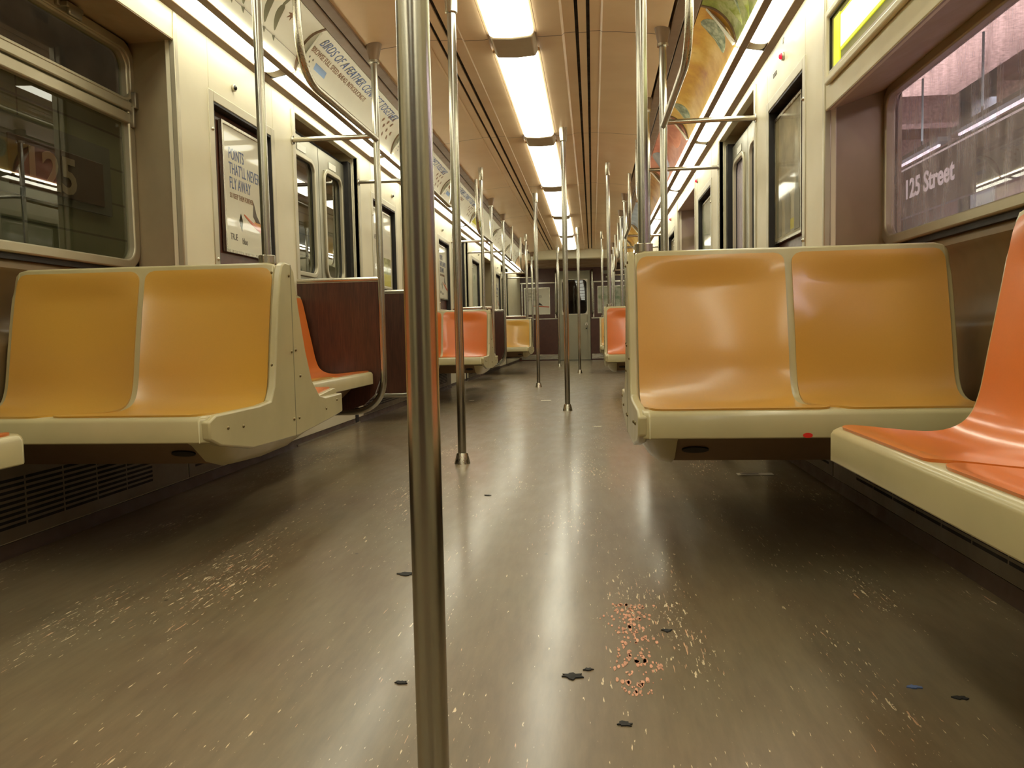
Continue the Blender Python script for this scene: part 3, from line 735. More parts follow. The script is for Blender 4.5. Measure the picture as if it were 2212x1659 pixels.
TZ = 0.835
bench_prof = [(0.000, 0.398), (0.012, 0.410), (0.05, 0.411), (0.16, 0.402), (0.28, 0.394), (0.36, 0.398), (0.405, 0.420), (0.428, 0.468), (0.445, 0.56), (0.468, 0.68), (0.492, 0.79), (0.502, 0.835)]
def dished(prof): return prof
def transverse(sg, xa, w, ylip, mats, rear_mats, label, rear_label, grp, scale_z=1.0):
    """pair seat facing the camera with its twin behind facing away"""
    Tf = lambda u, v, z: (sg*(xa+v), ylip+u, z)
    base = [(0.40, 0.33), (0.06, 0.338), (0.0, 0.345)]
    r = seat_bench('back_to_back_bench', Tf, [w/2, w/2], mats, bench_prof, 0.41, (0.545, [(0.545, 0.34)]), base, None, label, 'bench', grp, (sg*(xa+w/2), ylip+0.3, 0.3))
    # under-seat carrier, set back from the lip, with an oval speaker grille
    b = MB(); b.prism([(ylip+0.10, 0.338), (ylip+0.20, 0.262), (ylip+0.545, 0.262), (ylip+0.545, 0.338)], sg*(xa+0.085), sg*1.262, 'x')
    uc = b.build('under_carrier', M['brown'], r, bevel=0.006)
    MB().disc((sg*(xa+0.14), ylip+0.150, 0.299), 0.034, (0, -0.6, -0.8), 0.004, ry=0.014).build('speaker_grille', M['black'], uc)
    # aisle end panel, one for both benches
    o = [(0.004, 0.352), (0.002, 0.398), (0.04, 0.412), (0.30, 0.412), (0.385, 0.418), (0.415, 0.46), (0.436, 0.56), (0.463, 0.70), (0.490, 0.80), (0.505, 0.828), (0.53, 0.840), (0.575, 0.838), (0.60, 0.815),
         (0.63, 0.70), (0.68, 0.56), (0.73, 0.46), (0.80, 0.402), (0.86, 0.392), (1.045, 0.392), (1.045, 0.322), (0.90, 0.308), (0.60, 0.288), (0.25, 0.296), (0.06, 0.33)]
    e = MB().prism([(ylip+a, b_) for a, b_ in o], sg*(xa-0.012), sg*(xa+0.012), 'x').build('end_panel', M['cream'], r, bevel=0.005)
    sk = [(0.10, 0.325), (0.17, 0.272), (0.26, 0.246), (0.45, 0.236), (0.66, 0.240), (0.90, 0.285), (1.02, 0.322)]
    hb_ = MB(); st_ = [(0.002, 0.10), (0.014, 0.40), (0.032, 0.72), (0.058, 0.93), (0.090, 1.0)]; n_ = len(sk)+2; vv = []
    for dv, fz in st_:
        ring = [(ylip+a_, 0.330-(0.330-b_)*fz) for a_, b_ in sk]+[(ylip+1.03, 0.334), (ylip+0.08, 0.334)]
        vv += [(sg*(xa+dv), y_, z_) for y_, z_ in ring]
    ff = []
    for i_ in range(len(st_)-1):
        for k_ in range(n_): ff.append((i_*n_+k_, i_*n_+(k_+1) % n_, (i_+1)*n_+(k_+1) % n_, (i_+1)*n_+k_))
    ff += [tuple(range(n_))[::-1], tuple(range((len(st_)-1)*n_, len(st_)*n_))]
    hb_.add(vv, ff).build('end_skirt', M['cream'], r, smooth=50)
    for (a, z) in ((0.10, 0.372), (0.19, 0.366), (0.42, 0.80), (0.555, 0.80), (0.395, 0.525), (0.62, 0.48), (0.555, 0.56), (0.59, 0.565), (0.555, 0.345), (0.60, 0.345), (0.86, 0.35), (0.98, 0.372)):
        MB().dome((sg*(xa-0.012), ylip+a, z), 0.0055, (-sg, 0, 0), 0.0045, 10, 3).build('screw', M['screw'], e)
    b = MB().box(sg*(xa-0.0128), sg*(xa-0.011), ylip+0.570, ylip+0.573, 0.29, 0.835); b.build('panel_seam', M['ink_olive'], e)
    # the rear-facing twin
    yr = ylip+1.06; Tr = lambda u, v, z: (sg*(xa+0.012+v), yr-u, z)
    sc = [(u*0.98, z) for u, z in bench_prof]
    rr = seat_bench('transverse_bench', Tr, [(w-0.012)/2]*2, rear_mats, sc, 0.41, (0.508, [(0.508, 0.34)]), base, None, '', '', None, None, r)
    b = MB(); b.prism([(yr-0.10, 0.338), (yr-0.20, 0.262), (yr-0.508, 0.262), (yr-0.508, 0.338)], sg*(xa+0.085), sg*1.262, 'x'); b.build('under_carrier', M['brown'], rr, bevel=0.006)
    return r, rr
GRP = 'back-to-back benches with two seats facing the camera'
YL = 1.85
dupes = []
for sg, xa, w, ml in ((-1, 0.585, 0.875, [('yellow', 'orange'), ('orange', 'orange'), ('yellow', 'yellow')]), (1, 0.495, 0.900, [('tan', 'orange'), ('orange', 'orange'), ('tan', 'orange')])):
    for i in range(3):
        a, b = ml[i]
        y = (1.86 if sg < 0 else 1.88)+[0, 4.95, 9.85][i]
        cname = {'yellow': 'yellow', 'orange': 'orange', 'tan': 'amber yellow'}
        transverse(sg, xa, w, y, [a, a], [b, b],
                   '%s back-to-back moulded bench with two seats facing the camera, %s on the %s side' % (cname[a], ORD[i], side[sg]),
                   '%s two-seat bench turned away, behind the %s %s pair bench' % (cname[b], ORD[i], side[sg]), GRP)

def longitudinal(sg, xl, y0, y1, mats, S, label):
    """bench along the wall, facing the aisle"""
    W = y1-y0; k = (XW-xl-0.005)
    Tf = lambda u, v, z: (sg*(xl+u), y1-v, z+(S-0.41))
    pr = [(0.000, 0.398), (0.012, 0.410), (0.05, 0.411), (0.13, 0.403), (0.20, 0.398), (0.25, 0.406), (0.285, 0.430), (0.305, 0.475), (0.322, 0.56), (0.345, 0.68), (0.365, 0.79), (0.372, 0.825)]
    f = k/0.40
    pr = [(u*f, z) for u, z in pr]
    r = seat_bench('longitudinal_bench', Tf, [W/len(mats)]*len(mats), mats, pr, S, (k, [(k, 0.345)]), [(0.30*f, 0.335), (0.03, 0.338), (0.0, 0.345)], None, label, 'bench', 'benches along the walls', (sg*(xl+0.2), (y0+y1)/2, 0.3))
    MB().prism([(sg*(xl+0.10), S-0.073), (sg*(xl+0.17), S-0.14), (sg*(XL-0.012), S-0.14), (sg*(XL-0.012), 0.325), (sg*(XW-0.004), 0.325), (sg*(XW-0.004), S-0.073)], y0+0.02, y1-0.02, 'y').build('under_carrier', M['brown'], r, bevel=0.006)
    return r
for sg in (-1, 1):
    for i in range(3):
        ya = 0.70+P*i; yb = (1.62 if i == 0 else 1.55+P*i)
        if i == 0: mm = ['orange', 'orange']
        else: mm = ['orange', 'yellow']
        longitudinal(sg, 0.845 if sg > 0 else 0.875, ya, yb, mm, 0.402, ('orange' if i == 0 else 'orange and yellow')+' two-seat bench along the %s wall, %s from the camera' % (side[sg], ORD[2*i]))
        ya = 2.96+P*i+(0.0, 0.20, 0.33)[i]; yb = 4.14+P*i
        longitudinal(sg, 0.80, ya, yb, ['orange', 'yellow'], 0.416, 'orange and yellow two-seat bench on the %s wall beside the screen before the %s door' % (side[sg], ORD[i]))

# ------------------------------------------------------------------ wooden windscreens with their posts and rails
def windscreen(sg, yd, di, label):
    """di: direction (along Y) away from the door"""
    xo = 0.755
    root = empty('windscreen', (sg*0.98, yd, 0.2), label, 'partition', 'wood windscreens beside the doors')
    def Q(o, y, z): return (sg*o, y, z)
    pan = MB().prism([(sg*(xo+0.015), 0.90), (sg*(XW), 0.90), (sg*XW, 0.205), (sg*(xo+0.20), 0.205), (sg*(xo+0.11), 0.235), (sg*(xo+0.05), 0.29), (sg*(xo+0.015), 0.38)], yd-0.011, yd+0.011, 'y')
    pan.build('wood_panel', M['wood'], root)
    t = MB()
    t.tube([Q(xo+0.01, yd, 0.915), Q(XW, yd, 0.915)], 0.012, 12); t.tube([Q(xo+0.01, yd, 0.887), Q(XW, yd, 0.887)], 0.008, 12)
    t.box(sg*(xo+0.01), sg*XW, yd-0.007, yd+0.007, 0.887, 0.915); t.build('top_rail', M['steel_x'], root)
    path = fillet([Q(xo, yd, 2.10), Q(xo, yd, 0.195), Q(XW, yd, 0.195)], 0.20, 12)
    MB().tube(path, 0.0185, 16, sq=0.8).build('post', M['pole'], root)
    s = MB().tube([Q(xo, yd, 2.06), Q(xo, yd, 2.075), Q(xo, yd, 2.15)], [0.026, 0.027, 0.043], 16)
    cs_ = s.build('ceiling_socket', M['brown'], root)
    MB().tube([Q(xo, yd, 2.052), Q(xo, yd, 2.064)], 0.029, 16).build('socket_ring', M['steel'], cs_)
    g = MB().tube(fillet([Q(xo, yd, 1.655), Q(xo, yd+di*1.10, 1.64), Q(xo, yd+di*1.13, 2.15)], 0.20, 12), 0.0165, 14)
    g.build('grab_rail', M['steel_y'], root)
    wb_ = MB().tube([Q(xo, yd, 1.672), Q(XW, yd, 1.672)], 0.0135, 12).build('wall_bar', M['steel_x'], root)
    f_ = MB().disc(Q(XW, yd, 1.672), 0.024, (-sg, 0, 0), 0.006); f_.build('wall_flange', M['steel'], wb_)
    return root
for sg in (-1, 1):
    for i in range(1, 4):
        d0, d1 = doors[i]
        windscreen(sg, d0-0.04, -1, 'wood laminate windscreen with steel post, before the %s %s door' % (ORD[i-1], side[sg]))
        windscreen(sg, d1+0.01, 1, 'wood laminate windscreen with steel post, past the %s %s door' % (ORD[i-1], side[sg]))

# ------------------------------------------------------------------ stanchions
def stanchion(x, y, z0, r, label, group, base=True, topz=2.175):
    root = empty('grab_pole', (x, y, z0), label, 'pole', group)
    MB().tube([(x, y, z0+0.01), (x, y, topz)], r, 32).build('tube', M['pole'], root)
    if base:
        MB().tube([(x, y, z0), (x, y, z0+0.004), (x, y, z0+0.045), (x, y, z0+0.05)], [r*1.9, r*1.85, r*1.35, r*1.25], 28).build('floor_flange', M['steel'], root)
    else:
        MB().tube([(x, y, z0), (x, y, z0+0.026)], r*1.75, 20).build('base_collar', M['steel'], root, bevel=0.002)
    MB().tube([(x, y, topz-0.115), (x, y, topz-0.11), (x, y, topz-0.008), (x, y, topz)], [r*1.18, r*1.38, r*1.5, r*1.5], 28).build('ceiling_collar', M['steel'], root)
    return root
cp = [(0.172, 0.945), (-0.24, 3.63), (0.175, 6.12), (-0.24, 8.86), (0.175, 11.86), (-0.24, 14.45)]
lab = ['thick brushed steel pole standing closest to the camera, crossing the whole picture', 'brushed steel floor pole with flared base, just behind the thick foreground pole',
       'steel pole in the aisle, third floor pole, in front of the end door', 'slim steel pole left of centre in front of the far yellow seat',
       'thin far pole right of the aisle centre, fifth floor pole from the camera', 'farthest floor pole left of the end door']
for (x, y), l in zip(cp, lab): stanchion(x, y, 0.0, 0.020, l, 'floor to ceiling poles in the aisle')
for sg, xs, l in ((-1, 0.635, 'left'), (1, 0.535, 'right')):
    for i in range(3):
        y = (2.40 if sg < 0 else 2.42)+[0, 4.95, 9.85][i]
        stanchion(sg*xs, y, 0.838, 0.0145 if sg < 0 else 0.016, 'steel pole rising from the top of the %s %s pair bench to the ceiling' % (ORD[i], l), 'poles standing on bench backs', False, 2.15)

# ------------------------------------------------------------------ lamps
def centre_lamp(y0, y1, k, label):
    root = empty('ceiling_light', (CX, (y0+y1)/2, 2.18), label, 'ceiling light', 'lens panels down the middle of the ceiling')
    pr = [(CX-0.118, 2.178), (CX-0.114, 2.150), (CX-0.09, 2.140), (CX, 2.134), (CX+0.09, 2.140), (CX+0.114, 2.150), (CX+0.118, 2.178)]
    MB().prism(pr, y0, y1, 'y').build('lens', M['lens'], root, bevel=0.01)
    f = MB()
    for c in (-1, 1): f.box(CX+c*0.119, CX+c*0.130, y0-0.02, y1+0.02, 2.168, 2.185)
    f.build('side_rail', M['ceiling'], root)
    return root
for k in range(8):
    y1_ = 4.17+(k-2)*2.1; y0_ = y1_-1.79
    if k < 2: l = 'glowing ceiling lens %s the camera' % ('well behind' if k == 0 else 'directly above')
    else: l = '%s glowing lens panel along the middle of the ceiling' % ORD[k-2]
    if y1_ > YH: break
    centre_lamp(y0_, y1_, k, l)
    if y1_+0.31 < YH:
        pl = MB().prism([(CX-0.124, 2.176), (CX-0.105, 2.140), (CX, 2.134), (CX+0.105, 2.140), (CX+0.124, 2.176)], y1_+0.012, y1_+0.298, 'y')
        q = pl.build('lamp_joint_plate', M['plate'], None, bevel=0.008)
        tag(q, 'brown metal plate on the ceiling, after the %s' % (('lens behind the camera', 'lens above the camera')[k] if k < 2 else '%s centre lens' % ORD[k-2]), 'ceiling plate', 'plates between the ceiling lenses')
segs = [3.85+1.85*(k-3) for k in range(11)]
def LP(sg): return [(sg*(1.147-0.041*math.cos(t)), 1.912-0.005*(1-math.cos(t))-0.012*math.sin(t)) for t in [math.pi*q/10 for q in range(11)]]+[(sg*1.188, 1.93), (sg*1.106, 1.93)]
for sg in (-1, 1):
    for k in range(10):
        a, b = segs[k], min(segs[k+1], YE-0.5)
        if a >= YE-0.6: continue
        vis = k >= 2
        root = empty('side_light', (sg*1.15, (a+b)/2, 1.9), ('%s long white tube light above the %s wall' % (ORD[k-2], side[sg])) if vis else 'white tube light above the %s wall, %s the camera' % (side[sg], 'well behind' if k == 0 else 'beside'), 'wall light', 'tube lights above the side walls')
        MB().prism(LP(sg), a+0.02, b-0.085, 'y').build('lens', M['lens_side'], root)
        MB().prism(LP(sg), b-0.085, b-0.012, 'y').build('dim_lens_end', M['cap'], root)  # end of the lens, its dimness put in as unlit cream
        MB().prism([(sg*1.056, 1.914), (sg*1.058, 1.909), (sg*1.071, 1.907), (sg*1.071, 1.9195), (sg*1.058, 1.9195)], a+0.02, b-0.03, 'y').build('upper_lens', M['lens_up'], root)
        MB().prism([(sg*1.100, 1.908), (sg*1.200, 1.890), (sg*1.200, 1.925), (sg*1.100, 1.925)], b-0.012, b+0.006, 'y').build('joint_bar', M['black'], root)

# ------------------------------------------------------------------ curved advertising cards in the coves
CP = spline([(0.900, 2.118), (0.965, 2.098), (1.020, 2.052), (1.055, 1.990), (1.070, 1.925)], 6)
CL = [0.0]
for a, b in zip(CP, CP[1:]): CL.append(CL[-1]+(b-a).length)
def cove(s):
    s = max(0, min(CL[-1]-1e-6, s))
    for i in range(1, len(CL)):
        if s <= CL[i]:
            t = (s-CL[i-1])/(CL[i]-CL[i-1]); p = CP[i-1].lerp(CP[i], t); d = (CP[i]-CP[i-1]).normalized(); return p, Vector((d.y, -d.x))
def cove_pt(sg, y, s, lift):
    p, nn = cove(s)
    if nn.x > 0: nn = -nn
    q = p+nn*lift
    return (sg*q.x, y, q.y)
def strip(sg, y0, y1, s0, s1, lift=0.001, th=0.0008, n=12):
    b = MB(); vs_ = []
    for L__ in (lift, lift-th):
        for i in range(n+1):
            s = s0+(s1-s0)*i/n; vs_ += [cove_pt(sg, y0, s, L__), cove_pt(sg, y1, s, L__)]
    m0 = 2*(n+1); fs_ = []
    for i in range(n):
        fs_ += [(2*i, 2*i+1, 2*i+3, 2*i+2), (m0+2*i, m0+2*i+2, m0+2*i+3, m0+2*i+1), (2*i, 2*i+2, m0+2*i+2, m0+2*i), (2*i+1, m0+2*i+1, m0+2*i+3, 2*i+3)]
    fs_ += [(0, m0, m0+1, 1), (2*n, 2*n+1, m0+2*n+1, m0+2*n)]
    return b.add(vs_, fs_)
def blob(mb, sg, pts, lift=0.0016):
    """flat printed shape on the cove, pts in (y, s)"""
    vs_ = [cove_pt(sg, y, s, lift) for y, s in pts]+[cove_pt(sg, y, s, 0.0006) for y, s in pts]; n_ = len(pts)
    return mb.add(vs_, [tuple(range(n_)), tuple(range(n_, 2*n_))[::-1]]+[(i, (i+1) % n_, n_+(i+1) % n_, n_+i) for i in range(n_)])
CT = CL[-1]
def leafshape(y, s, L__, wd, ang, n_=14):
    out = []
    for i in range(n_):
        t = 2*math.pi*i/n_; a = math.cos(t)*L__/2; b = math.sin(t)*wd/2*(1-0.35*math.cos(t))
        out.append((y+a*math.cos(ang)-b*math.sin(ang), s+a*math.sin(ang)+b*math.cos(ang)))
    return out
def birdshape(y, s, r, rot):
    out = []
    for k in range(14):
        t = rot+2*math.pi*k/14; rr = r*(1.0 if k % 2 == 0 else 0.42)*(1.0 if k < 8 else 0.72)
        out.append((y+rr*math.cos(t), s+rr*math.sin(t)*0.8))
    return out
for sg in (-1, 1):
    for k in range(1, 9):
        a, b = segs[k]+0.012, min(segs[k+1], YH)-0.012
        if a > YH-0.3: continue
        kind = k-2
        if sg < 0:
            base = 'white'
            if kind == 0: l = 'white advertising card with hanging leaf arrows in the left ceiling cove, nearest'
            elif kind == 1: l = 'white advertising card reading BIRDS OF A FEATHER in the left ceiling cove'
            elif kind == 2: l = 'white advertising card with a small blue label, third in the left ceiling cove'
            elif kind < 0: l = 'white advertising card in the left ceiling cove beside the camera'
            else: l = 'cream advertising card, %s in the left ceiling cove' % ORD[kind]
        else:
            base = {0: 'art_green', 1: 'art_gold', 2: 'art_pink', 3: 'art_brown', 4: 'art_silver'}.get(kind, 'art_gold')
            l = {0: 'green plant advertising card in the right ceiling cove, nearest', 1: 'golden food advertising card, second in the right ceiling cove', 2: 'pink and orange advertising card, third in the right ceiling cove', 3: 'brown advertising card, fourth in the right ceiling cove', 4: 'silver blue advertising card, fifth in the right ceiling cove'}.get(kind, 'advertising card, %s in the right ceiling cove' % (ORD[kind] if kind > 0 else 'beside the camera'))
        root = empty('advertising_card', (sg*1.0, (a+b)/2, 1.93), l, 'advertisement', 'curved advertising cards in the ceiling coves')
        strip(sg, a, b, 0.004, CT-0.002, 0.004, 0.003).build('card', M[base], root)
        strip(sg, b+0.004, b+0.018, 0.0, CT, 0.008, 0.007).build('divider', M['brown'], root)
        g = MB(); blob(g, sg, [(a+0.006, 0.03), (a+0.035, 0.06), (a+0.060, 0.14), (a+0.04, CT-0.02), (a+0.006, CT-0.02)], 0.012); g.build('lifted_corner', M['white'], root)
        def tf(y_0, s_0, flip=(sg > 0)):
            return (lambda u, v, nn: cove_pt(sg, (y_0+u) if not flip else (y_0-u), s_0-v, 0.0042+nn))
        if sg < 0 and kind in (1, 2, 3):
            t = MB(); letters(t, 'BIRDS OF A FEATHER CONNECT TOGETHER', 0.080, tf(a+0.10, 0.085), 0.92); t.build('headline', M['ink_blue'], root)
            t = MB(); letters(t, 'BROWSE FULL SPEED AHEAD, INTRODUCING IT', 0.042, tf(a+0.08, 0.135), 1.0); t.build('subline', M['ink_rust'], root)
            t = MB(); blob(t, sg, [(a+0.20, 0.165), (a+0.36, 0.165), (a+0.36, 0.200), (a+0.20, 0.200)], 0.0055); t.build('blue_label', M['sky_blue'], root)
            t = MB()
            for j in range(7): blob(t, sg, birdshape(a+0.06+0.016*j, 0.165+0.022*(j % 3), 0.009, j), 0.0055)
            t.build('bird_specks', M['ink_dark'], root)
            t = MB()
            for j, (dy, ds) in enumerate(((0.36, 0.075), (0.27, 0.07), (0.30, 0.11), (0.40, 0.12), (0.22, 0.11), (0.33, 0.15), (0.24, 0.16), (0.18, 0.20), (0.29, 0.20), (0.14, 0.155))):
                blob(t, sg, birdshape(b-dy, ds, 0.024, 0.6*j), 0.0055)
            t.build('flying_birds', M['ink_rust'], root)
        elif sg < 0 and kind == 4:
            t = MB(); blob(t, sg, [(a+0.1, 0.15), (a+0.75, 0.15), (a+0.75, 0.23), (a+0.1, 0.23)], 0.0055); t.build('yellow_corner', M['ink_yellow'], root)
        elif sg < 0 and kind == 0:
            t = MB()
            for j in range(5):
                blob(t, sg, leafshape(3.10+0.105*j, 0.150-0.004*j, 0.135, 0.044, 1.05), 0.0055)
                blob(t, sg, [(3.10+0.105*j+0.052, 0.210), (3.10+0.105*j+0.020, 0.216), (3.10+0.105*j+0.050, 0.236)], 0.0055)
            for j in range(4): blob(t, sg, leafshape(3.17+0.105*j, 0.068, 0.08, 0.018, 1.2), 0.0055)
            t.build('leaf_arrows', M['ink_olive'], root)
            t = MB(); blob(t, sg, [(2.05, 0.215), (3.84, 0.215), (3.84, 0.2165), (2.05, 0.2165)], 0.0052); t.build('string_line', M['ink_grey'], root)
            t = MB(); blob(t, sg, birdshape(3.60, 0.08, 0.040, 0.3), 0.0055); t.build('maple_leaf', M['ink_rust'], root)
        elif sg < 0:
            t = MB()
            for j in range(12): blob(t, sg, birdshape(a+0.2+0.12*j, 0.09+0.05*((j*7) % 3), 0.02, j), 0.0055)
            t.build('flying_birds', M['ink_rust'], root)
        else:
            if kind == 0:
                t = MB()
                for j in range(9): blob(t, sg, leafshape(2.3+0.17*j, 0.10+0.03*(j % 2), 0.30, 0.055, 0.9+0.25*(j % 3)), 0.0055)
                t.build('leaves', M['art_green'], root)
                t = MB()
                for j in range(7): blob(t, sg, leafshape(2.42+0.20*j, 0.13, 0.20, 0.030, 1.0+0.2*(j % 3)), 0.0062)
                t.build('pale_stems', M['cluster'], root)
            elif kind == 1:
                for y_, a_ in ((a+0.20, 0.7), (b-0.22, 0.4)):
                    t = MB(); blob(t, sg, leafshape(y_, 0.13, 0.23, 0.145, a_, 18), 0.0055); t.build('herb_cluster', M['cluster'], root)
            elif kind == 2:
                t = MB(); blob(t, sg, leafshape(a+0.35, 0.12, 0.5, 0.16, 0.2, 18), 0.0055); t.build('pink_slice', M['art_pink'], root)
                t = MB(); blob(t, sg, leafshape(b-0.45, 0.14, 0.6, 0.2, 0.2, 18), 0.0055); t.build('silver_shape', M['art_silver'], root)

# ------------------------------------------------------------------ far end of the car
struct(MB().prism([(YH, 2.30), (YH, 2.015), (YH+0.03, 2.0), (YH+0.08, 2.0), (YH+0.08, 2.30)], -0.895, 0.895, 'x').build('ceiling_bulkhead', M['wall']))
cl = MB(); cl.box(-0.90, 0.90, YH+0.08, YE+0.1, 2.06, 2.12)
for j in range(9): cl.box(-0.90, 0.90, YH+0.12+j*0.29, YH+0.15+j*0.29, 2.035, 2.062)
struct(cl.build('ceiling_low', M['brown']))
for sg, nm in ((-1, 'left'), (1, 'right')):
    pass
ew = MB(); ew.box(-1.5, -0.385, YE, YE+0.06, 0, 2.1); ew.box(0.335, 1.5, YE, YE+0.06, 0, 2.1); ew.box(-0.385, 0.335, YE, YE+0.06, 1.985, 2.1)
struct(ew.build('wall_end', M['maroon']))
dl = MB(); x0, x1 = -0.375, 0.325
r = rrect(-0.295, 0.265, 1.02, 1.79, 0.09)
dl.box(x0, -0.29, YE+0.01, YE+0.05, 0.01, 1.98); dl.box(0.26, x1, YE+0.01, YE+0.05, 0.01, 1.98); dl.box(-0.295, 0.265, YE+0.01, YE+0.05, 0.01, 1.025); dl.box(-0.295, 0.265, YE+0.01, YE+0.05, 1.785, 1.98)
ed = struct(dl.build('door_9', M['doorskin']))
MB().rring([(-0.30 if p[0] < 0 else 0.27, 1.015 if p[1] < 1.4 else 1.795) for p in r], rrect(-0.28, 0.25, 1.035, 1.775, 0.08), YE+0.002, YE+0.03, 'y').build('window_surround', M['steel'], ed)
MB().rring(rrect(-0.285, 0.255, 1.03, 1.78, 0.085), rrect(-0.27, 0.24, 1.045, 1.765, 0.075), YE-0.004, YE+0.01, 'y').build('window_seal', M['rubber'], ed)
MB().prism(rrect(-0.275, 0.245, 1.04, 1.77, 0.075), YE+0.012, YE+0.018, 'y').build('pane', M['glass_l'], ed)
hb = MB(); hb.disc((0.24, YE+0.009, 0.80), 0.035, (0, -1, 0), 0.01); hb.tube([(0.24, YE-0.004, 0.80), (0.24, YE-0.03, 0.80), (0.24, YE-0.03, 0.73)], 0.009, 10); hb.build('handle', M['steel_x'], ed)
hb = MB(); hb.disc((0.235, YE+0.009, 0.70), 0.016, (0, -1, 0), 0.008); hb.build('lock', M['black'], ed)
et = MB(); es = MB()
for a, b in ((-1.22, -0.40), (0.35, 1.22)):
    et.box(a, b, YE-0.012, YE, 0.025, 0.14); et.box(a, b, YE-0.012, YE, 0.918, 0.945); et.box(a, b, YE-0.012, YE, 1.715, 1.745)
for a in (-1.20, -0.455, 0.385, 1.17): et.box(a, a+0.03, YE-0.012, YE, 0.93, 1.73)
struct(et.build('trim_9', M['steel_x'], bevel=0.003))
for s_, l in ((-1, 'left'), (1, 'right')):
    x = -0.425 if s_ < 0 else 0.378
    g = MB().tube(fillet([(x, YE-0.01, 1.99), (x, YE-0.09, 1.97), (x, YE-0.09, 1.05), (x, YE-0.01, 1.03)], 0.05, 8), 0.021, 14)
    tag(g.build('grab_bar', M['pole']), 'vertical steel grab bar on the %s of the end door' % l, 'bar', 'grab bars at the end door')
def end_poster(x0, x1, kind, label):
    root = empty('poster', ((x0+x1)/2, YE, 1.04), label, 'poster')
    MB().box(x0, x1, YE-0.012, YE-0.002, 1.04, 1.62).build('sheet', M['white' if kind == 'bird' else 'art_field'], root)
    MB().rring([(x0-0.008, 1.032), (x1+0.008, 1.032), (x1+0.008, 1.628), (x0-0.008, 1.628)], [(x0+0.006, 1.046), (x1-0.006, 1.046), (x1-0.006, 1.614), (x0+0.006, 1.614)], YE-0.016, YE-0.004, 'y').build('rim', M['steel'], root)
    if kind == 'bird':
        t = MB()
        for j, s in enumerate(('POINTS', "THAT'LL NEVER", 'FLY AWAY')): letters(t, s, 0.075, lambda u, v, nn, j=j: (x0+0.06+u, YE-0.012-nn, 1.47-0.066*j+v), 0.62)
        t.build('headline', M['ink_grey'], root)
        MB().prism([(x0+0.2, 1.215), (x0+0.34, 1.20), (x1-0.01, 1.185), (x1-0.01, 1.205), (x0+0.34, 1.222), (x0+0.2, 1.228)], YE-0.0135, YE-0.012, 'y').build('branch', M['ink_red'], root)
        MB().prism([(x0+0.31, 1.24), (x0+0.33, 1.30), (x0+0.41, 1.23)], YE-0.0135, YE-0.012, 'y').build('bird', M['ink_dark'], root)
    return root
end_poster(-1.13, -0.57, 'bird', 'white bird poster on the dark end wall, left of the end door')
end_poster(0.50, 1.10, 'field', 'pale green landscape poster on the end wall, right of the end door')
t = MB(); t.box(0.60, 0.78, YE-0.004, YE-0.001, 1.90, 1.965); nb = t.build('number_plate', M['alu']); tag(nb, 'small metal number plate high on the end wall, right of the end door', 'plate')
t = MB(); letters(t, '2902', 0.055, lambda u, v, nn: (0.615+u, YE-0.004-nn, 1.912+v), 1.0); t.build('digits', M['ink_dark'], nb)
b = MB().dome((0.70, YE, 1.83), 0.028, (0, -1, 0), 0.02); tag(b.build('wall_lock', M['steel']), 'round metal lock below the number plate on the end wall', 'lock')
# rear wall (behind the camera)
struct(MB().box(-1.5, 1.5, YB-0.06, YB, 0, 2.3).build('wall_rear', M['maroon']))
# beyond the end door: the next car's dark face
struct(MB().box(-1.2, 1.2, YE+0.9, YE+0.95, 0, 2.3).build('wall_next_car', M['dark_brown']))

# ------------------------------------------------------------------ litter on the floor
def slip(x, y, w_, l_, rot, label, text=False):
    b = MB(); c, s_ = math.cos(rot), math.sin(rot)
    def R(u, v, z): return (x+u*c-v*s_, y+u*s_+v*c, z)
    nx = 6; vs_ = []
    for zoff in (0.0012, 0.0006):
        for i in range(nx+1):
            u = (i/nx-0.5)*w_; z = zoff+0.0015*math.sin(i*1.4)**2
            vs_ += [R(u, -l_/2, z), R(u, l_/2, z)]
    m0 = 2*(nx+1); fs_ = []
    for i in range(nx): fs_ += [(2*i, 2*i+1, 2*i+3, 2*i+2), (m0+2*i, m0+2*i+2, m0+2*i+3, m0+2*i+1), (2*i, 2*i+2, m0+2*i+2, m0+2*i), (2*i+1, m0+2*i+1, m0+2*i+3, 2*i+3)]
    fs_ += [(0, m0, m0+1, 1), (2*nx, 2*nx+1, m0+2*nx+1, m0+2*nx)]
    o = tag(b.add(vs_, fs_).build('paper_slip', M['paper']), label, 'paper')
    if text:
        k = MB(); k.add([R(-w_*0.42, -l_*0.2, 0.0035), R(w_*0.1, -l_*0.2, 0.0035), R(w_*0.1, l_*0.15, 0.0035), R(-w_*0.42, l_*0.15, 0.0035)], [(0, 1, 2, 3)])
        k.build('print_block', M['ink_grey'], o)
    return o
slip(1.04, 3.32, 0.145, 0.05, 0.0, 'white printed paper strip on the floor under the right bench', True)
slip(-0.05, 7.05, 0.09, 0.05, 0.2, 'small white paper slip on the aisle floor left of the centre pole')
slip(0.40, 5.05, 0.05, 0.03, -0.1, 'tiny white paper scrap on the aisle floor in front of the centre pole')
slip(-0.74, 7.15, 0.04, 0.04, 0.4, 'tiny white paper scrap on the floor near the left benches')
def flake(x, y, r_, label, mat='flake'):
    n_ = 17; pts = []
    for k in range(n_):
        a = 2*math.pi*k/n_; q = r_*random.uniform(0.45, 1.15); pts.append((x+q*math.cos(a)*1.25, y+q*math.sin(a)*0.8))
    b = MB().prism(pts, 0.0003, 0.0022, 'z'); tag(b.build('floor_flake', M[mat], None), label, 'debris', 'dark flakes on the floor')
flake(0.335, 1.346, 0.020, 'black curled flake on the floor right of the thick pole')
flake(0.362, 1.375, 0.008, 'tiny black crumb beside the curled flake on the floor')
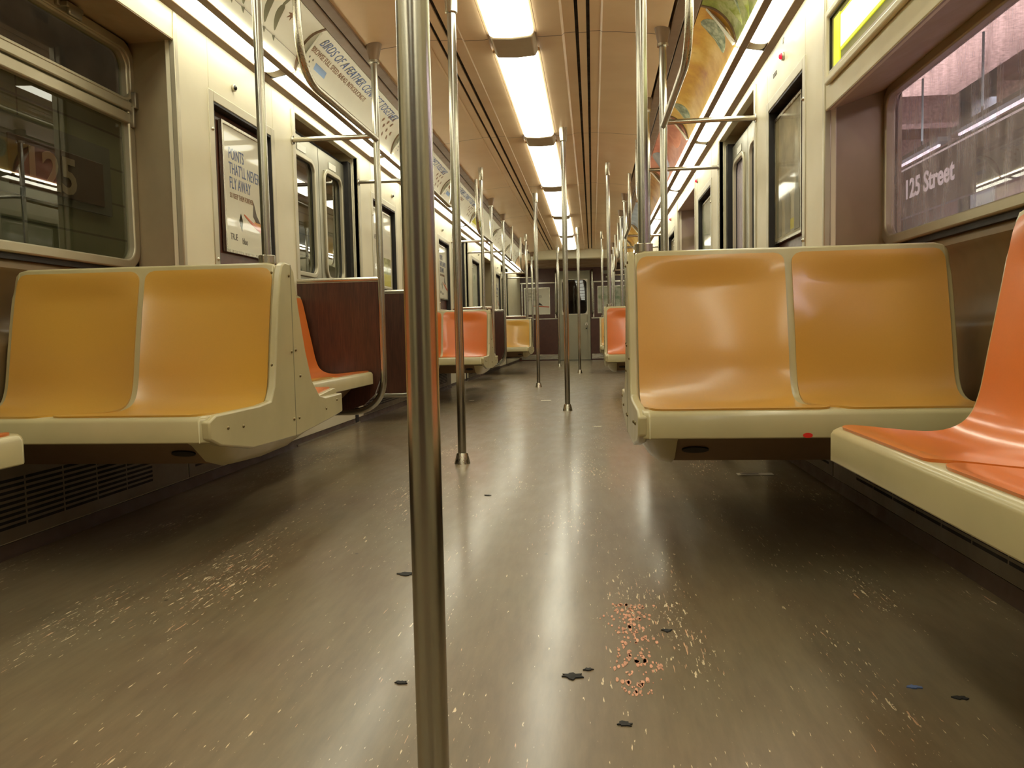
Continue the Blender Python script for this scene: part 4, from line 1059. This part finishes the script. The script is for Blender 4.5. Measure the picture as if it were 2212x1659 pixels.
flake(-0.10, 1.92, 0.020, 'thin dark flake on the floor left of the thick pole, upper one')
flake(0.040, 1.304, 0.009, 'small dark flake on the floor left of the thick pole, lower one')
flake(0.42, 1.18, 0.011, 'small dark flake near the bottom edge right of the pole')
flake(0.52, 1.567, 0.010, 'dark fleck beside the pinkish worn patch of floor')
flake(0.96, 1.30, 0.010, 'dark fleck on the floor at lower right')
flake(0.90, 1.335, 0.012, 'bluish grey flake on the floor at lower right', 'ink_blue')
flake(-0.02, 2.89, 0.012, 'dark flake on the aisle floor behind the thick pole')
# pinkish worn scrape: real paint chips lying in the aisle
random.seed(11); b = MB()
for _ in range(220):
    x = 0.450+random.gauss(0, 0.022); y = 1.52+random.uniform(-0.24, 0.20); r_ = random.uniform(0.001, 0.0042)
    pts = [(x+r_*math.cos(a)*random.uniform(.6, 1.2), y+2.8*r_*math.sin(a)*random.uniform(.6, 1.2)) for a in [k*2*math.pi/7 for k in range(7)]]
    b.prism(pts, 0.0002, 0.0008, 'z')
o = b.build('paint_chips', plain('pink_chips', rgb(216, 158, 128), 0.6, var=0.25, nscale=60)); tag(o, 'patch of pinkish worn paint chips on the aisle floor', 'paint chips'); o['kind'] = 'stuff'
st = MB().disc((0.873, 1.8775, 0.352), 0.011, (0, -1, 0), 0.001, ry=0.006); tag(st.build('red_sticker', M['red_sticker']), 'small red sticker on the lip of the nearest right bench', 'sticker')

# ------------------------------------------------------------------ outside, left: tiled station wall with its sign
struct(MB().box(-2.42, -2.36, -4, 22, -1.2, 1.92).build('wall_station_left', M['tiles']))
struct(MB().box(-2.45, -2.30, -4, 22, 1.92, 3.4).build('wall_station_left_upper', M['dark_brown']))
struct(MB().box(-2.36, -1.5, -4, 22, -1.25, -1.2).build('floor_trackbed', M['dark_brown']))
sp = empty('station_sign', (-2.35, 3.8, 1.36), 'brown station sign reading 125 on the tiled wall outside the left window', 'sign')
MB().box(-2.36, -2.335, 3.50, 4.22, 1.36, 1.60).build('board', M['sign_brown'], sp, bevel=0.004)
t = MB(); letters(t, '125', 0.26, lambda u, v, nn: (-2.335+nn, 3.58+u, 1.385+v), 1.05, 0.003, 0.006); t.build('digits', plain('sign_digits', rgb(206, 176, 140), 0.5), sp)
MB().rring([(3.42, 1.32), (4.30, 1.32), (4.30, 1.70), (3.42, 1.70)], [(3.50, 1.36), (4.22, 1.36), (4.22, 1.60), (3.50, 1.60)], -2.36, -2.345).build('grey_border', plain('grey_tile_band', rgb(120, 116, 100), 0.4), sp)
def area(name, loc, size, size_y, power, c, rot):
    ld = bpy.data.lights.new(name, 'AREA'); ld.shape = 'RECTANGLE'; ld.size = size; ld.size_y = size_y; ld.energy = power; ld.color = c
    o_ = bpy.data.objects.new(name, ld); o_.location = loc; o_.rotation_euler = rot; col.objects.link(o_); return o_
area('station_light_left', (-1.9, 5.0, 3.0), 0.3, 14, 45, (1.0, 0.9, 0.65), (0, 0, 0))

# ------------------------------------------------------------------ outside, right: platform, ceiling slab, columns, sign
struct(MB().box(1.62, 6.0, -4, 22, -0.1, 0.02).build('floor_platform', M['platform']))
struct(MB().box(6.0, 6.1, -4, 22, -0.1, 3.4).build('wall_station_right', M['brick']))
struct(MB().box(1.5, 6.0, -4, 22, 3.0, 3.1).build('ceiling_station', M['dark_brown']))
struct(MB().box(2.25, 3.22, -4, 6.6, 2.40, 3.0).build('ceiling_station_slab', M['concrete']))
bm_ = MB()
for y in (-1.5, 1.2, 3.9, 8.4, 10.8, 13.2): bm_.box(3.3, 6.0, y, y+0.22, 2.62, 3.0)
struct(bm_.build('trim_10', M['concrete']))
for j, y in enumerate((2.2, 4.4, 7.4, 10.4, 13.4)):
    c = MB(); x = 3.75
    c.box(x-0.10, x+0.10, y-0.12, y-0.10, 0, 3.0); c.box(x-0.10, x+0.10, y+0.10, y+0.12, 0, 3.0); c.box(x-0.012, x+0.012, y-0.1, y+0.1, 0, 3.0)
    tag(c.build('platform_column', M['column']), 'dark steel column on the platform outside the right windows, %s' % ORD[j], 'column', 'platform columns outside')
for j in range(7):
    y = 0.6+j*1.75; c = MB().box(2.79, 2.805, y, y+1.45, 1.845, 1.86)
    f_ = c.build('platform_light', M['st_white']); tag(f_, 'thin white tube of light over the platform outside, %s' % ORD[j], 'light', 'tube lights over the platform')
    h_ = MB().box(2.76, 2.85, y-0.05, y+1.5, 1.87, 1.90); h_.build('housing', M['column'], f_)
    for q in (0.3, 1.15): MB().tube([(2.8, y+q, 1.9), (2.8, y+q, 3.0 if y+q > 6.6 else 2.41)], 0.008, 8).build('hanger', M['column'], f_)
sp = empty('station_sign', (2.5, 5.2, 1.4), 'black platform sign reading 125 Street seen through the right window', 'sign')
MB().box(2.505, 2.54, 1.5, 6.1, 1.34, 1.68).build('board', M['sign_black'], sp)
MB().box(2.50, 2.506, 1.5, 6.1, 1.655, 1.665).build('white_line', M['sign_white_glow'], sp)
t = MB(); letters(t, '125 Street', 0.175, lambda u, v, nn: (2.505-nn, 5.68-u, 1.46+v), 1.0, 0.003, 0.004); t.build('lettering', M['sign_white_glow'], sp)
area('station_light_right', (4.4, 5.0, 2.55), 1.2, 16, 900, (1.0, 0.87, 0.94), (0, 0, 0))
area('station_uplight_right', (2.75, 5.0, 1.95), 0.3, 16, 190, (1.0, 0.88, 0.86), (math.pi, 0, 0))
